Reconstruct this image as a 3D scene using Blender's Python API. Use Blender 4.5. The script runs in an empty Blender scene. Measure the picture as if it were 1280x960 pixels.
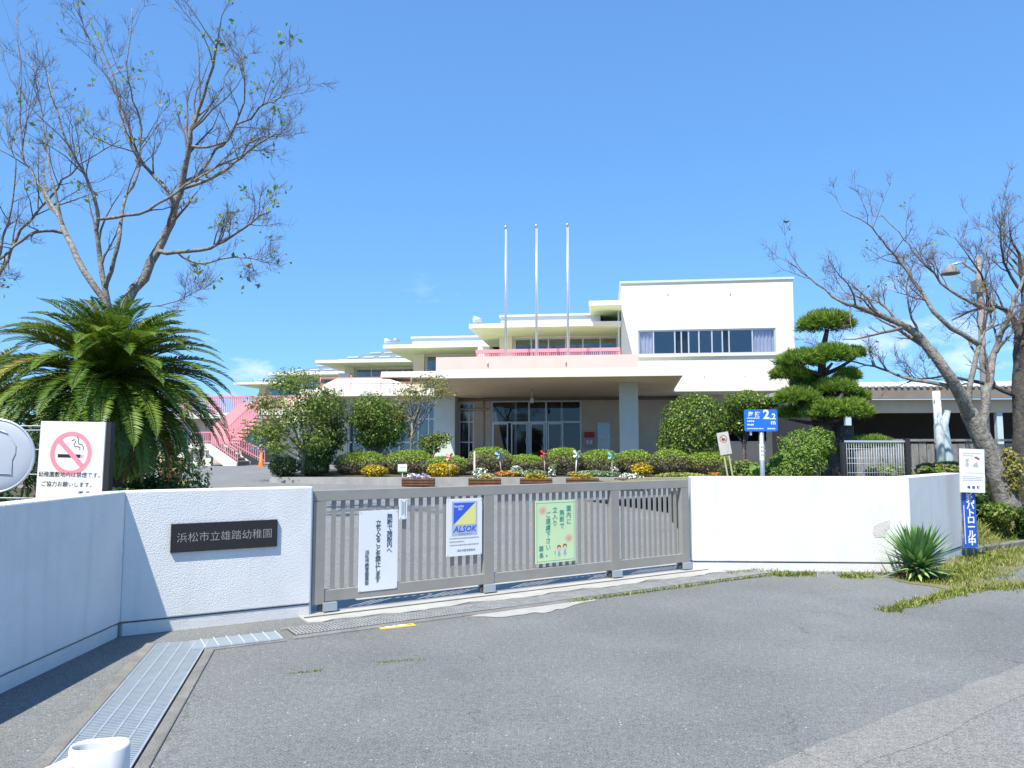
import bpy, bmesh, math, random
import numpy as np
from mathutils import Vector, Matrix

R = math.radians
rng = np.random.default_rng(7)
random.seed(7)
scene = bpy.context.scene
COL = scene.collection

# ------------------------------------------------------------------ camera, sky, sun, exposure
FPX, PITCH, EYE = 950.0, math.atan(82 / 950.0), 1.55
cam_d = bpy.data.cameras.new('camera')
cam_d.sensor_width = 36.0
cam_d.lens = FPX / 1280.0 * 36.0
cam_d.clip_end = 3000.0
cam = bpy.data.objects.new('camera', cam_d)
COL.objects.link(cam)
cam.location = (0, 0, EYE)
cam.rotation_euler = (math.pi / 2 + PITCH, 0, 0)
scene.camera = cam

SUN_TO = Vector((-0.29, -0.53, 1.0)).normalized()
SUN_EL = math.asin(SUN_TO.z)
SUN_AZ = math.atan2(SUN_TO.x, SUN_TO.y)
world = bpy.data.worlds.new('World')
scene.world = world
world.use_nodes = True
nt = world.node_tree
nt.nodes.clear()
w_out = nt.nodes.new('ShaderNodeOutputWorld')
w_bg = nt.nodes.new('ShaderNodeBackground')
w_sky = nt.nodes.new('ShaderNodeTexSky')
w_sky.sky_type = 'NISHITA'
w_sky.sun_disc = False
w_sky.sun_elevation = SUN_EL
w_sky.sun_rotation = SUN_AZ
w_sky.altitude = 0
w_sky.air_density = 1.0
w_sky.dust_density = 0.0
w_sky.ozone_density = 6.0
w_bg.inputs['Strength'].default_value = 0.15
# a few pale cumulus low over the horizon
w_tc = nt.nodes.new('ShaderNodeTexCoord')
w_map = nt.nodes.new('ShaderNodeMapping')
w_map.inputs['Scale'].default_value = (3.0, 3.0, 7.0)
w_map.inputs['Location'].default_value = (-1.745, 0.634, 1.268)
w_no = nt.nodes.new('ShaderNodeTexNoise')
w_no.inputs['Scale'].default_value = 2.0
w_no.inputs['Detail'].default_value = 9.0
w_no.inputs['Roughness'].default_value = 0.6
w_cr = nt.nodes.new('ShaderNodeMapRange')
w_cr.inputs['From Min'].default_value = 0.60
w_cr.inputs['From Max'].default_value = 0.74
w_cr.inputs['To Max'].default_value = 0.85
w_sep = nt.nodes.new('ShaderNodeSeparateXYZ')
w_el = nt.nodes.new('ShaderNodeMapRange')
w_el.inputs['From Min'].default_value = 0.24
w_el.inputs['From Max'].default_value = 0.12
w_mul = nt.nodes.new('ShaderNodeMath'); w_mul.operation = 'MULTIPLY'
w_mix = nt.nodes.new('ShaderNodeMix'); w_mix.data_type = 'RGBA'
w_mix.inputs['B'].default_value = (4.6, 5.2, 5.8, 1)
# the camera's flat, blue rendering of the clear sky
w_gm = nt.nodes.new('ShaderNodeGamma'); w_gm.inputs['Gamma'].default_value = 0.53
w_hs = nt.nodes.new('ShaderNodeMix'); w_hs.data_type = 'RGBA'; w_hs.blend_type = 'MULTIPLY'
w_hs.inputs['Factor'].default_value = 1.0; w_hs.inputs['B'].default_value = (0.76, 1.35, 2.08, 1)
L = nt.links.new
L(w_tc.outputs['Generated'], w_map.inputs['Vector']); L(w_map.outputs['Vector'], w_no.inputs['Vector'])
L(w_no.outputs['Fac'], w_cr.inputs['Value'])
L(w_tc.outputs['Generated'], w_sep.inputs['Vector']); L(w_sep.outputs['Z'], w_el.inputs['Value'])
L(w_cr.outputs['Result'], w_mul.inputs[0]); L(w_el.outputs['Result'], w_mul.inputs[1])
L(w_mul.outputs['Value'], w_mix.inputs['Factor']); L(w_sky.outputs['Color'], w_gm.inputs['Color']); L(w_gm.outputs['Color'], w_hs.inputs['A']); L(w_hs.outputs['Result'], w_mix.inputs['A'])
L(w_mix.outputs['Result'], w_bg.inputs['Color']); L(w_bg.outputs['Background'], w_out.inputs['Surface'])

sun_d = bpy.data.lights.new('sun', 'SUN')
sun_d.energy = 4.9
sun_d.angle = R(0.53)
sun_d.color = (1.0, 0.945, 0.83)
sun = bpy.data.objects.new('sun', sun_d)
COL.objects.link(sun)
sun.rotation_euler = SUN_TO.to_track_quat('Z', 'Y').to_euler()
sun.location = (-10, -15, 30)

vs = scene.view_settings
vs.view_transform = 'Standard'
vs.look = 'None'
vs.exposure = 0.6
vs.gamma = 1.0
vs.use_curve_mapping = False
scene.render.engine = 'CYCLES'
scene.cycles.max_bounces = 7
scene.cycles.diffuse_bounces = 3
scene.cycles.transparent_max_bounces = 12
scene.cycles.caustics_reflective = False
scene.cycles.caustics_refractive = False


# ------------------------------------------------------------------ small helpers
def at(px, py, Y):
    """A point Y metres in front of the viewpoint, for surveying the photograph."""
    x = (px - 640) / FPX; y = (480 - py) / FPX
    dy = math.cos(PITCH) - y * math.sin(PITCH); dz = math.sin(PITCH) + y * math.cos(PITCH)
    t = Y / dy
    return Vector((x * t, Y, EYE + dz * t))

def tag(o, label=None, cat=None, group=None, kind=None):
    if label: o['label'] = label
    if cat: o['category'] = cat
    if group: o['group'] = group
    if kind: o['kind'] = kind
    return o

def thing(name, label, cat, loc=(0, 0, 0), rz=0.0, group=None):
    o = bpy.data.objects.new(name, None)
    COL.objects.link(o)
    o.empty_display_size = 0.2
    o.location = loc
    o.rotation_euler = (0, 0, rz)
    return tag(o, label, cat, group)

def link(name, me, parent=None, loc=(0, 0, 0), rot=(0, 0, 0), scale=(1, 1, 1)):
    o = bpy.data.objects.new(name, me)
    COL.objects.link(o)
    o.location = loc; o.rotation_euler = rot; o.scale = scale
    if parent: o.parent = parent
    return o

def copy_tree(o, parent=None):
    c = o.copy(); COL.objects.link(c); c.parent = parent
    for ch in [k for k in o.children]:
        copy_tree(ch, c)
    return c

def mesh_np(name, V, F, mat=None, rnd=None, smooth=False):
    """V (n,3), F (m,k) with constant k."""
    me = bpy.data.meshes.new(name)
    V = np.asarray(V, np.float32); F = np.asarray(F, np.int32)
    m, k = F.shape
    me.vertices.add(len(V)); me.vertices.foreach_set('co', V.ravel())
    me.loops.add(m * k); me.loops.foreach_set('vertex_index', F.ravel())
    me.polygons.add(m)
    me.polygons.foreach_set('loop_start', np.arange(0, m * k, k, dtype=np.int32))
    if smooth: me.polygons.foreach_set('use_smooth', np.ones(m, bool))
    me.update(calc_edges=True)
    if rnd is not None:
        a = me.attributes.new('rnd', 'FLOAT', 'FACE'); a.data.foreach_set('value', np.asarray(rnd, np.float32))
    if mat: me.materials.append(mat)
    return me

class MB:
    """Collects shapes for ONE mesh."""
    def __init__(s): s.v = []; s.f = []; s.sm = []
    def add(s, vs_, fs, smooth=False):
        b = len(s.v); s.v += [tuple(p) for p in vs_]
        for f in fs: s.f.append([b + i for i in f]); s.sm.append(smooth)
        return s
    def box(s, x0, x1, y0, y1, z0, z1):
        v = [(x0, y0, z0), (x1, y0, z0), (x1, y1, z0), (x0, y1, z0), (x0, y0, z1), (x1, y0, z1), (x1, y1, z1), (x0, y1, z1)]
        return s.add(v, [(0, 3, 2, 1), (4, 5, 6, 7), (0, 1, 5, 4), (1, 2, 6, 5), (2, 3, 7, 6), (3, 0, 4, 7)])
    def bar(s, a, b, w, h, up=(0, 0, 1)):
        """A rectangular bar from a to b, w wide (sideways) and h high (along up)."""
        a = Vector(a); b = Vector(b); d = (b - a).normalized(); up = Vector(up)
        sd = d.cross(up)
        if sd.length < 1e-4: sd = d.cross(Vector((0, 1, 0)))
        sd.normalize(); u = sd.cross(d).normalized()
        v = []
        for p in (a, b):
            for i, j in ((-1, -1), (1, -1), (1, 1), (-1, 1)):
                v.append(p + sd * (i * w / 2) + u * (j * h / 2))
        return s.add(v, [(0, 1, 2, 3), (7, 6, 5, 4), (0, 4, 5, 1), (1, 5, 6, 2), (2, 6, 7, 3), (3, 7, 4, 0)])
    def prism(s, poly, z0, z1):
        n = len(poly)
        zz0 = z0 if hasattr(z0, '__len__') else [z0] * n
        zz1 = z1 if hasattr(z1, '__len__') else [z1] * n
        v = [(p[0], p[1], zz0[i]) for i, p in enumerate(poly)] + [(p[0], p[1], zz1[i]) for i, p in enumerate(poly)]
        f = [tuple(range(n - 1, -1, -1)), tuple(range(n, 2 * n))]
        f += [(i, (i + 1) % n, n + (i + 1) % n, n + i) for i in range(n)]
        return s.add(v, f)
    def plate(s, poly, y0, y1):
        """A polygon in the xz plane with thickness along y (front at y0)."""
        n = len(poly)
        v = [(p[0], y0, p[1]) for p in poly] + [(p[0], y1, p[1]) for p in poly]
        f = [tuple(range(n)), tuple(range(2 * n - 1, n - 1, -1))]
        f += [(i, n + i, n + (i + 1) % n, (i + 1) % n) for i in range(n)]
        return s.add(v, f)
    def tube(s, pts, rad, n=8, cap=True):
        pts = [Vector(p) for p in pts]
        if not hasattr(rad, '__len__'): rad = [rad] * len(pts)
        b = len(s.v); prev = None
        for i, p in enumerate(pts):
            d = (pts[min(i + 1, len(pts) - 1)] - pts[max(i - 1, 0)])
            if d.length < 1e-9: d = Vector((0, 0, 1))
            d.normalize()
            if prev is None:
                prev = d.cross(Vector((0.31, 0.87, 0.17)))
                if prev.length < 0.1: prev = d.cross(Vector((1, 0, 0)))
            sd = (prev - d * prev.dot(d)).normalized(); prev = sd
            u = d.cross(sd)
            for k in range(n):
                a = 2 * math.pi * k / n
                s.v.append(tuple(p + (sd * math.cos(a) + u * math.sin(a)) * rad[i]))
        for i in range(len(pts) - 1):
            for k in range(n):
                s.f.append([b + i * n + k, b + i * n + (k + 1) % n, b + (i + 1) * n + (k + 1) % n, b + (i + 1) * n + k]); s.sm.append(True)
        if cap:
            s.f.append([b + k for k in range(n - 1, -1, -1)]); s.sm.append(False)
            e = b + (len(pts) - 1) * n
            s.f.append([e + k for k in range(n)]); s.sm.append(False)
        return s
    def lathe(s, prof, n=24, c=(0, 0, 0)):
        b = len(s.v)
        for r, z in prof:
            for k in range(n):
                a = 2 * math.pi * k / n
                s.v.append((c[0] + r * math.cos(a), c[1] + r * math.sin(a), c[2] + z))
        for i in range(len(prof) - 1):
            for k in range(n):
                s.f.append([b + i * n + k, b + i * n + (k + 1) % n, b + (i + 1) * n + (k + 1) % n, b + (i + 1) * n + k]); s.sm.append(True)
        return s
    def mesh(s, name, mat=None):
        me = bpy.data.meshes.new(name)
        me.from_pydata(s.v, [], s.f)
        me.polygons.foreach_set('use_smooth', s.sm)
        if mat: me.materials.append(mat)
        me.update()
        return me
    def build(s, name, mat, parent=None, loc=(0, 0, 0), rot=(0, 0, 0), bevel=0.0):
        o = link(name, s.mesh(name, mat), parent, loc, rot)
        if bevel:
            m = o.modifiers.new('bevel', 'BEVEL'); m.width = bevel; m.segments = 2; m.limit_method = 'ANGLE'; m.angle_limit = R(40)
        return o

def holes(mb, x0, x1, z0, z1, y0, y1, rects):
    """A wall slab with rectangular openings (x0,x1,z0,z1), as abutting boxes."""
    xs = sorted(set([x0, x1] + [v for r in rects for v in (r[0], r[1])]))
    zs = sorted(set([z0, z1] + [v for r in rects for v in (r[2], r[3])]))
    for i in range(len(xs) - 1):
        run = None
        for j in range(len(zs) - 1):
            cx = (xs[i] + xs[i + 1]) / 2; cz = (zs[j] + zs[j + 1]) / 2
            solid = not any(r[0] < cx < r[1] and r[2] < cz < r[3] for r in rects)
            if solid:
                if run is None: run = [zs[j], zs[j + 1]]
                else: run[1] = zs[j + 1]
            if (not solid or j == len(zs) - 2) and run:
                mb.box(xs[i], xs[i + 1], y0, y1, run[0], run[1]); run = None
    return mb


# ------------------------------------------------------------------ materials
MATS = {}
def mat(name, col, rough=0.7, var=0.12, scale=6.0, bump=0.0, bscale=120.0, metal=0.0, spec=0.4, col2=None, detail=5.0, streak=0.0):
    if name in MATS: return MATS[name]
    m = bpy.data.materials.new(name); m.use_nodes = True
    n = m.node_tree.nodes; l = m.node_tree.links.new
    p = n['Principled BSDF']
    p.inputs['Roughness'].default_value = rough; p.inputs['Metallic'].default_value = metal
    p.inputs['Specular IOR Level'].default_value = spec
    tc = n.new('ShaderNodeTexCoord')
    no = n.new('ShaderNodeTexNoise'); no.inputs['Scale'].default_value = scale; no.inputs['Detail'].default_value = detail
    no.inputs['Roughness'].default_value = 0.62
    l(tc.outputs['Object'], no.inputs['Vector'])
    mr = n.new('ShaderNodeMapRange'); mr.inputs['From Min'].default_value = 0.3; mr.inputs['From Max'].default_value = 0.7
    l(no.outputs['Fac'], mr.inputs['Value'])
    mx = n.new('ShaderNodeMix'); mx.data_type = 'RGBA'
    c2 = col2 if col2 else tuple(c * (1 - 2 * var) for c in col)
    mx.inputs['A'].default_value = (*c2, 1); mx.inputs['B'].default_value = (*col, 1)
    l(mr.outputs['Result'], mx.inputs['Factor'])
    out = mx.outputs['Result']
    if streak:
        mp = n.new('ShaderNodeMapping'); mp.inputs['Scale'].default_value = (5.0, 5.0, 0.35)
        l(tc.outputs['Object'], mp.inputs['Vector'])
        n2 = n.new('ShaderNodeTexNoise'); n2.inputs['Scale'].default_value = 1.6; n2.inputs['Detail'].default_value = 6
        l(mp.outputs['Vector'], n2.inputs['Vector'])
        m2 = n.new('ShaderNodeMapRange'); m2.inputs['From Min'].default_value = 0.52; m2.inputs['From Max'].default_value = 0.78
        m2.inputs['To Min'].default_value = 0.0; m2.inputs['To Max'].default_value = streak
        l(n2.outputs['Fac'], m2.inputs['Value'])
        mx2 = n.new('ShaderNodeMix'); mx2.data_type = 'RGBA'
        mx2.inputs['B'].default_value = (col[0] * .55, col[1] * .53, col[2] * .48, 1)
        l(m2.outputs['Result'], mx2.inputs['Factor']); l(out, mx2.inputs['A']); out = mx2.outputs['Result']
    l(out, p.inputs['Base Color'])
    if bump:
        nb = n.new('ShaderNodeTexNoise'); nb.inputs['Scale'].default_value = bscale; nb.inputs['Detail'].default_value = 3
        l(tc.outputs['Object'], nb.inputs['Vector'])
        bp = n.new('ShaderNodeBump'); bp.inputs['Strength'].default_value = bump; bp.inputs['Distance'].default_value = 0.02
        l(nb.outputs['Fac'], bp.inputs['Height']); l(bp.outputs['Normal'], p.inputs['Normal'])
    MATS[name] = m
    return m

def leafmat(name, stops, rough=0.5, transl=0.35, spec=0.35):
    """Leaf colour picked per leaf; thin leaves let some light through."""
    if name in MATS: return MATS[name]
    m = bpy.data.materials.new(name); m.use_nodes = True
    n = m.node_tree.nodes; l = m.node_tree.links.new
    p = n['Principled BSDF']; p.inputs['Roughness'].default_value = rough; p.inputs['Specular IOR Level'].default_value = spec
    at_ = n.new('ShaderNodeAttribute'); at_.attribute_name = 'rnd'
    cr = n.new('ShaderNodeValToRGB')
    while len(cr.color_ramp.elements) < len(stops): cr.color_ramp.elements.new(0.5)
    for e, (pos, c) in zip(cr.color_ramp.elements, stops): e.position = pos; e.color = (*[min(.85, v * 1.55) for v in c], 1)
    l(at_.outputs['Fac'], cr.inputs['Fac']); l(cr.outputs['Color'], p.inputs['Base Color'])
    if transl:
        tr = n.new('ShaderNodeBsdfTranslucent'); l(cr.outputs['Color'], tr.inputs['Color'])
        ms = n.new('ShaderNodeMixShader'); ms.inputs['Fac'].default_value = transl
        l(p.outputs['BSDF'], ms.inputs[1]); l(tr.outputs['BSDF'], ms.inputs[2])
        l(ms.outputs['Shader'], n['Material Output'].inputs['Surface'])
    MATS[name] = m
    return m

def glassmat(name, tint, refl=0.25):
    m = bpy.data.materials.new(name); m.use_nodes = True
    n = m.node_tree.nodes; l = m.node_tree.links.new
    n.remove(n['Principled BSDF'])
    t = n.new('ShaderNodeBsdfTransparent'); t.inputs['Color'].default_value = (*tint, 1)
    g = n.new('ShaderNodeBsdfGlossy'); g.inputs['Roughness'].default_value = 0.02; g.inputs['Color'].default_value = (0.9, 0.95, 1, 1)
    fr = n.new('ShaderNodeLayerWeight'); fr.inputs['Blend'].default_value = 0.12
    ad = n.new('ShaderNodeMath'); ad.operation = 'ADD'; ad.use_clamp = True; ad.inputs[1].default_value = refl
    l(fr.outputs['Facing'], ad.inputs[0])
    ms = n.new('ShaderNodeMixShader')
    l(ad.outputs['Value'], ms.inputs['Fac']); l(t.outputs['BSDF'], ms.inputs[1]); l(g.outputs['BSDF'], ms.inputs[2])
    l(ms.outputs['Shader'], n['Material Output'].inputs['Surface'])
    MATS[name] = m
    return m

def asphalt(name, base, base2, stone=0.5, speck=0.028, patch=0.5):
    """Worn asphalt: mottled binder, coarse grain, scattered pale stones."""
    m = bpy.data.materials.new(name); m.use_nodes = True
    n = m.node_tree.nodes; l = m.node_tree.links.new
    p = n['Principled BSDF']; p.inputs['Roughness'].default_value = 0.9; p.inputs['Specular IOR Level'].default_value = 0.25
    tc = n.new('ShaderNodeTexCoord')
    def noise(sc, det=4, ro=0.6):
        t = n.new('ShaderNodeTexNoise'); t.inputs['Scale'].default_value = sc; t.inputs['Detail'].default_value = det
        t.inputs['Roughness'].default_value = ro; l(tc.outputs['Object'], t.inputs['Vector']); return t
    def rngn(src, a, b, c=0., d=1.):
        r = n.new('ShaderNodeMapRange'); r.inputs['From Min'].default_value = a; r.inputs['From Max'].default_value = b
        r.inputs['To Min'].default_value = c; r.inputs['To Max'].default_value = d; l(src, r.inputs['Value']); return r.outputs['Result']
    def mix(fac, a, b):
        x = n.new('ShaderNodeMix'); x.data_type = 'RGBA'
        if isinstance(fac, float): x.inputs['Factor'].default_value = fac
        else: l(fac, x.inputs['Factor'])
        for nm, v in (('A', a), ('B', b)):
            if isinstance(v, tuple): x.inputs[nm].default_value = (*v, 1)
            else: l(v, x.inputs[nm])
        return x.outputs['Result']
    big = rngn(noise(0.55, 5, 0.55).outputs['Fac'], 0.38, 0.62)
    c = mix(big, base, base2)
    stain = rngn(noise(1.7, 6, 0.7).outputs['Fac'], 0.55, 0.72, 0, patch)
    c = mix(stain, c, tuple(v * 0.62 for v in base))
    fine = rngn(noise(95, 2).outputs['Fac'], 0.35, 0.68)
    c = mix(fine, mix(0.55, c, (0.012, 0.012, 0.013)), mix(0.22, c, (0.5, 0.5, 0.48)))
    mid = rngn(noise(24, 4, 0.7).outputs['Fac'], 0.35, 0.66)
    c = mix(mid, mix(0.22, c, (0.02, 0.02, 0.02)), mix(0.08, c, (0.5, 0.5, 0.48)))
    tan = rngn(noise(0.9, 7, 0.65).outputs['Fac'], 0.54, 0.70, 0, 0.16)
    c = mix(tan, c, tuple(min(1, v * k) for v, k in zip(base2, (1.45, 1.38, 1.25))))
    vo = n.new('ShaderNodeTexVoronoi'); vo.inputs['Scale'].default_value = 34; l(tc.outputs['Object'], vo.inputs['Vector'])
    dot = rngn(vo.outputs['Distance'], speck * 6.5, speck * 5.0)
    sepc = n.new('ShaderNodeSeparateColor'); l(vo.outputs['Color'], sepc.inputs['Color'])
    pick = rngn(sepc.outputs['Red'], 0.80, 1.0)
    mm = n.new('ShaderNodeMath'); mm.operation = 'MULTIPLY'; l(dot, mm.inputs[0]); l(pick, mm.inputs[1])
    m3 = n.new('ShaderNodeMath'); m3.operation = 'MULTIPLY'; l(mm.outputs['Value'], m3.inputs[0]); m3.inputs[1].default_value = stone
    c = mix(m3.outputs['Value'], c, (0.62, 0.62, 0.58))
    vc = n.new('ShaderNodeTexVoronoi'); vc.feature = 'DISTANCE_TO_EDGE'; vc.inputs['Scale'].default_value = 0.42
    wv_ = n.new('ShaderNodeVectorMath'); wv_.operation = 'ADD'
    wn_ = n.new('ShaderNodeVectorMath'); wn_.operation = 'SCALE'; wn_.inputs['Scale'].default_value = 0.5
    l(noise(2.2, 6, 0.7).outputs['Color'], wn_.inputs[0]); l(wn_.outputs['Vector'], wv_.inputs[0]); l(tc.outputs['Object'], wv_.inputs[1])
    l(wv_.outputs['Vector'], vc.inputs['Vector'])
    crk = rngn(vc.outputs['Distance'], 0.0035, 0.0010)
    gate_ = rngn(noise(0.8, 2).outputs['Fac'], 0.50, 0.60, 0, 0.45)
    mc = n.new('ShaderNodeMath'); mc.operation = 'MULTIPLY'; l(crk, mc.inputs[0]); l(gate_, mc.inputs[1])
    c = mix(mc.outputs['Value'], c, (0.03, 0.03, 0.028))
    l(c, p.inputs['Base Color'])
    bp = n.new('ShaderNodeBump'); bp.inputs['Strength'].default_value = 0.55; bp.inputs['Distance'].default_value = 0.006
    l(noise(150, 2).outputs['Fac'], bp.inputs['Height']); l(bp.outputs['Normal'], p.inputs['Normal'])
    MATS[name] = m
    return m

M = dict(
    stucco=mat('white_stucco', (0.78, 0.78, 0.765), 0.85, 0.045, 3.0, 0.35, 95.0, streak=0.20),
    plinth=mat('wall_plinth', (0.74, 0.73, 0.71), 0.85, 0.07, 4.0, 0.3, 80.0, streak=0.15),
    bare=mat('bare_render', (0.66, 0.62, 0.58), 0.9, 0.07, 12.0, 0.4, 90),
    cream=mat('cream_wall', (0.78, 0.75, 0.60), 0.8, 0.03, 0.8, 0.12, 40, streak=0.10),
    wingwhite=mat('wing_white', (0.80, 0.755, 0.645), 0.8, 0.04, 0.8, 0.12, 40, streak=0.16),
    soffit=mat('soffit', (0.66, 0.74, 0.46), 0.85, 0.06, 1.2),
    beige=mat('beige_wall', (0.64, 0.53, 0.42), 0.85, 0.08, 1.4, streak=0.12),
    palepink=mat('pale_pink_tile', (0.78, 0.62, 0.54), 0.75, 0.04, 1.5),
    pier=mat('pale_green_pier', (0.60, 0.66, 0.62), 0.8, 0.05, 1.5, streak=0.1),
    pink=mat('pink_paint', (0.80, 0.30, 0.35), 0.5, 0.08, 3.0),
    pinkdeep=mat('pink_panel', (0.78, 0.36, 0.38), 0.6, 0.08, 2.0),
    alum=mat('aluminium', (0.62, 0.65, 0.68), 0.4, 0.04, 8, metal=0.55),
    steel=mat('pole_steel', (0.46, 0.48, 0.50), 0.4, 0.06, 8, metal=0.5),
    roofmetal=mat('blue_grey_metal_roof', (0.24, 0.29, 0.33), 0.5, 0.1, 2, metal=0.2),
    roofedge=mat('light_roof_metal', (0.62, 0.72, 0.80), 0.45, 0.05, 2, metal=0.2),
    gate=mat('taupe_gate_metal', (0.335, 0.315, 0.28), 0.5, 0.07, 5.0, metal=0.08),
    gatedark=mat('gate_roller_steel', (0.20, 0.19, 0.18), 0.5, 0.2, 20, metal=0.5),
    black=mat('black_paint', (0.015, 0.015, 0.018), 0.5, 0.1, 10),
    darkmetal=mat('dark_fence_metal', (0.035, 0.032, 0.032), 0.5, 0.1, 10),
    concrete=mat('concrete', (0.42, 0.41, 0.38), 0.9, 0.14, 2.5, 0.35, 60, streak=0.25),
    sill=mat('gate_sill_concrete', (0.46, 0.45, 0.42), 0.9, 0.12, 3.0, 0.4, 80),
    edge=mat('drain_edge_concrete', (0.25, 0.24, 0.22), 0.95, 0.2, 5.0, 0.6, 70),
    patch=mat('repair_mortar', (0.44, 0.43, 0.40), 0.95, 0.1, 6.0, 0.5, 120),
    galv=mat('galvanised_steel', (0.44, 0.50, 0.54), 0.45, 0.08, 9, metal=0.35),
    galvlight=mat('galvanised_rib', (0.62, 0.68, 0.72), 0.45, 0.05, 9, metal=0.2),
    dark=mat('dark_void', (0.02, 0.02, 0.022), 0.9, 0.1, 4),
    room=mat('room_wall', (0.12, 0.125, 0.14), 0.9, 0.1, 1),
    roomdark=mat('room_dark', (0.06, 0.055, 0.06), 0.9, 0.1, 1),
    curtain=mat('lilac_curtain', (0.72, 0.64, 0.72), 0.9, 0.1, 3),
    soil=mat('soil', (0.10, 0.075, 0.05), 1.0, 0.25, 3.0, 0.6, 40, col2=(0.05, 0.055, 0.025)),
    turf=mat('thin_turf', (0.24, 0.20, 0.11), 1.0, 0.25, 5.0, 0.7, 60, col2=(0.13, 0.14, 0.045)),
    bark=mat('cherry_bark', (0.34, 0.32, 0.28), 0.9, 0.25, 13.0, 1.0, 26, col2=(0.085, 0.075, 0.065), detail=9.0),
    barkdark=mat('dark_bark', (0.13, 0.115, 0.10), 0.95, 0.25, 9.0, 0.8, 30, col2=(0.05, 0.045, 0.04)),
    twig=mat('twig_bark', (0.215, 0.165, 0.14), 0.9, 0.15, 9.0),
    wood=mat('planter_wood', (0.22, 0.10, 0.05), 0.8, 0.25, 14.0, 0.3, 60),
    terracotta=mat('terracotta', (0.50, 0.17, 0.08), 0.8, 0.1, 8),
    white=mat('sign_white', (0.80, 0.81, 0.82), 0.45, 0.02, 5),
    plastic=mat('white_plastic', (0.70, 0.70, 0.71), 0.4, 0.03, 5),
    ink=mat('black_ink', (0.025, 0.025, 0.03), 0.6, 0.02, 5),
    greyink=mat('grey_ink', (0.30, 0.32, 0.35), 0.6, 0.02, 5),
    silver=mat('engraved_silver', (0.33, 0.33, 0.32), 0.5, 0.02, 5),
    plaque=mat('granite_plaque', (0.035, 0.032, 0.034), 0.3, 0.3, 160),
    signpink=mat('faded_red', (0.78, 0.28, 0.34), 0.5, 0.03, 4),
    signblue=mat('sign_blue', (0.02, 0.16, 0.62), 0.4, 0.04, 4),
    patrolblue=mat('patrol_blue', (0.02, 0.10, 0.48), 0.5, 0.04, 4),
    logoblue=mat('logo_blue', (0.05, 0.12, 0.62), 0.5, 0.02, 4),
    logoyellow=mat('logo_yellow', (0.80, 0.76, 0.26), 0.5, 0.02, 4),
    logogrey=mat('logo_grey', (0.42, 0.50, 0.62), 0.5, 0.02, 4),
    palegreen=mat('notice_pale_green', (0.62, 0.78, 0.45), 0.5, 0.02, 4),
    greenink=mat('green_ink', (0.06, 0.30, 0.22), 0.6, 0.02, 4),
    flowerpink=mat('print_pink', (0.85, 0.33, 0.28), 0.6, 0.02, 4),
    skin=mat('print_skin', (0.85, 0.52, 0.40), 0.6, 0.02, 4),
    brown=mat('print_brown', (0.28, 0.10, 0.06), 0.6, 0.02, 4),
    leafprint=mat('print_leaf', (0.28, 0.55, 0.18), 0.6, 0.02, 4),
    yellow=mat('sticker_yellow', (0.80, 0.50, 0.08), 0.7, 0.1, 14),
    red=mat('red_paint', (0.55, 0.04, 0.04), 0.5, 0.05, 4),
    orange=mat('orange_plastic', (0.80, 0.22, 0.04), 0.5, 0.05, 4),
    teal=mat('teal_foil', (0.22, 0.52, 0.56), 0.4, 0.05, 4),
    bluefoil=mat('blue_foil', (0.25, 0.46, 0.68), 0.4, 0.05, 4),
    paleblue=mat('pale_blue_paint', (0.50, 0.62, 0.68), 0.6, 0.06, 3, streak=0.1),
    fencegrey=mat('weathered_fence', (0.30, 0.29, 0.28), 0.85, 0.2, 6),
    mirrorback=mat('mirror_back', (0.46, 0.49, 0.54), 0.45, 0.03, 4),
    rooflight=mat('shed_roof_top', (0.72, 0.73, 0.74), 0.6, 0.06, 2),
    shedbeam=mat('shed_beam', (0.24, 0.20, 0.17), 0.8, 0.1, 2),
)
M['glass'] = glassmat('window_glass', (0.90, 0.93, 0.96), 0.075)
M['glassdark'] = glassmat('door_glass', (0.80, 0.82, 0.85), 0.03)
M['apron'] = asphalt('apron_asphalt', (0.160, 0.170, 0.168), (0.225, 0.236, 0.230), 0.8, 0.03)
M['drive'] = asphalt('drive_asphalt', (0.23, 0.24, 0.245), (0.26, 0.27, 0.275), 0.3)
M['road'] = asphalt('road_asphalt', (0.25, 0.24, 0.225), (0.29, 0.275, 0.255), 0.45, 0.03, 0.2)
M['roadedge'] = asphalt('road_edge', (0.27, 0.26, 0.24), (0.31, 0.295, 0.27), 0.2)

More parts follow.
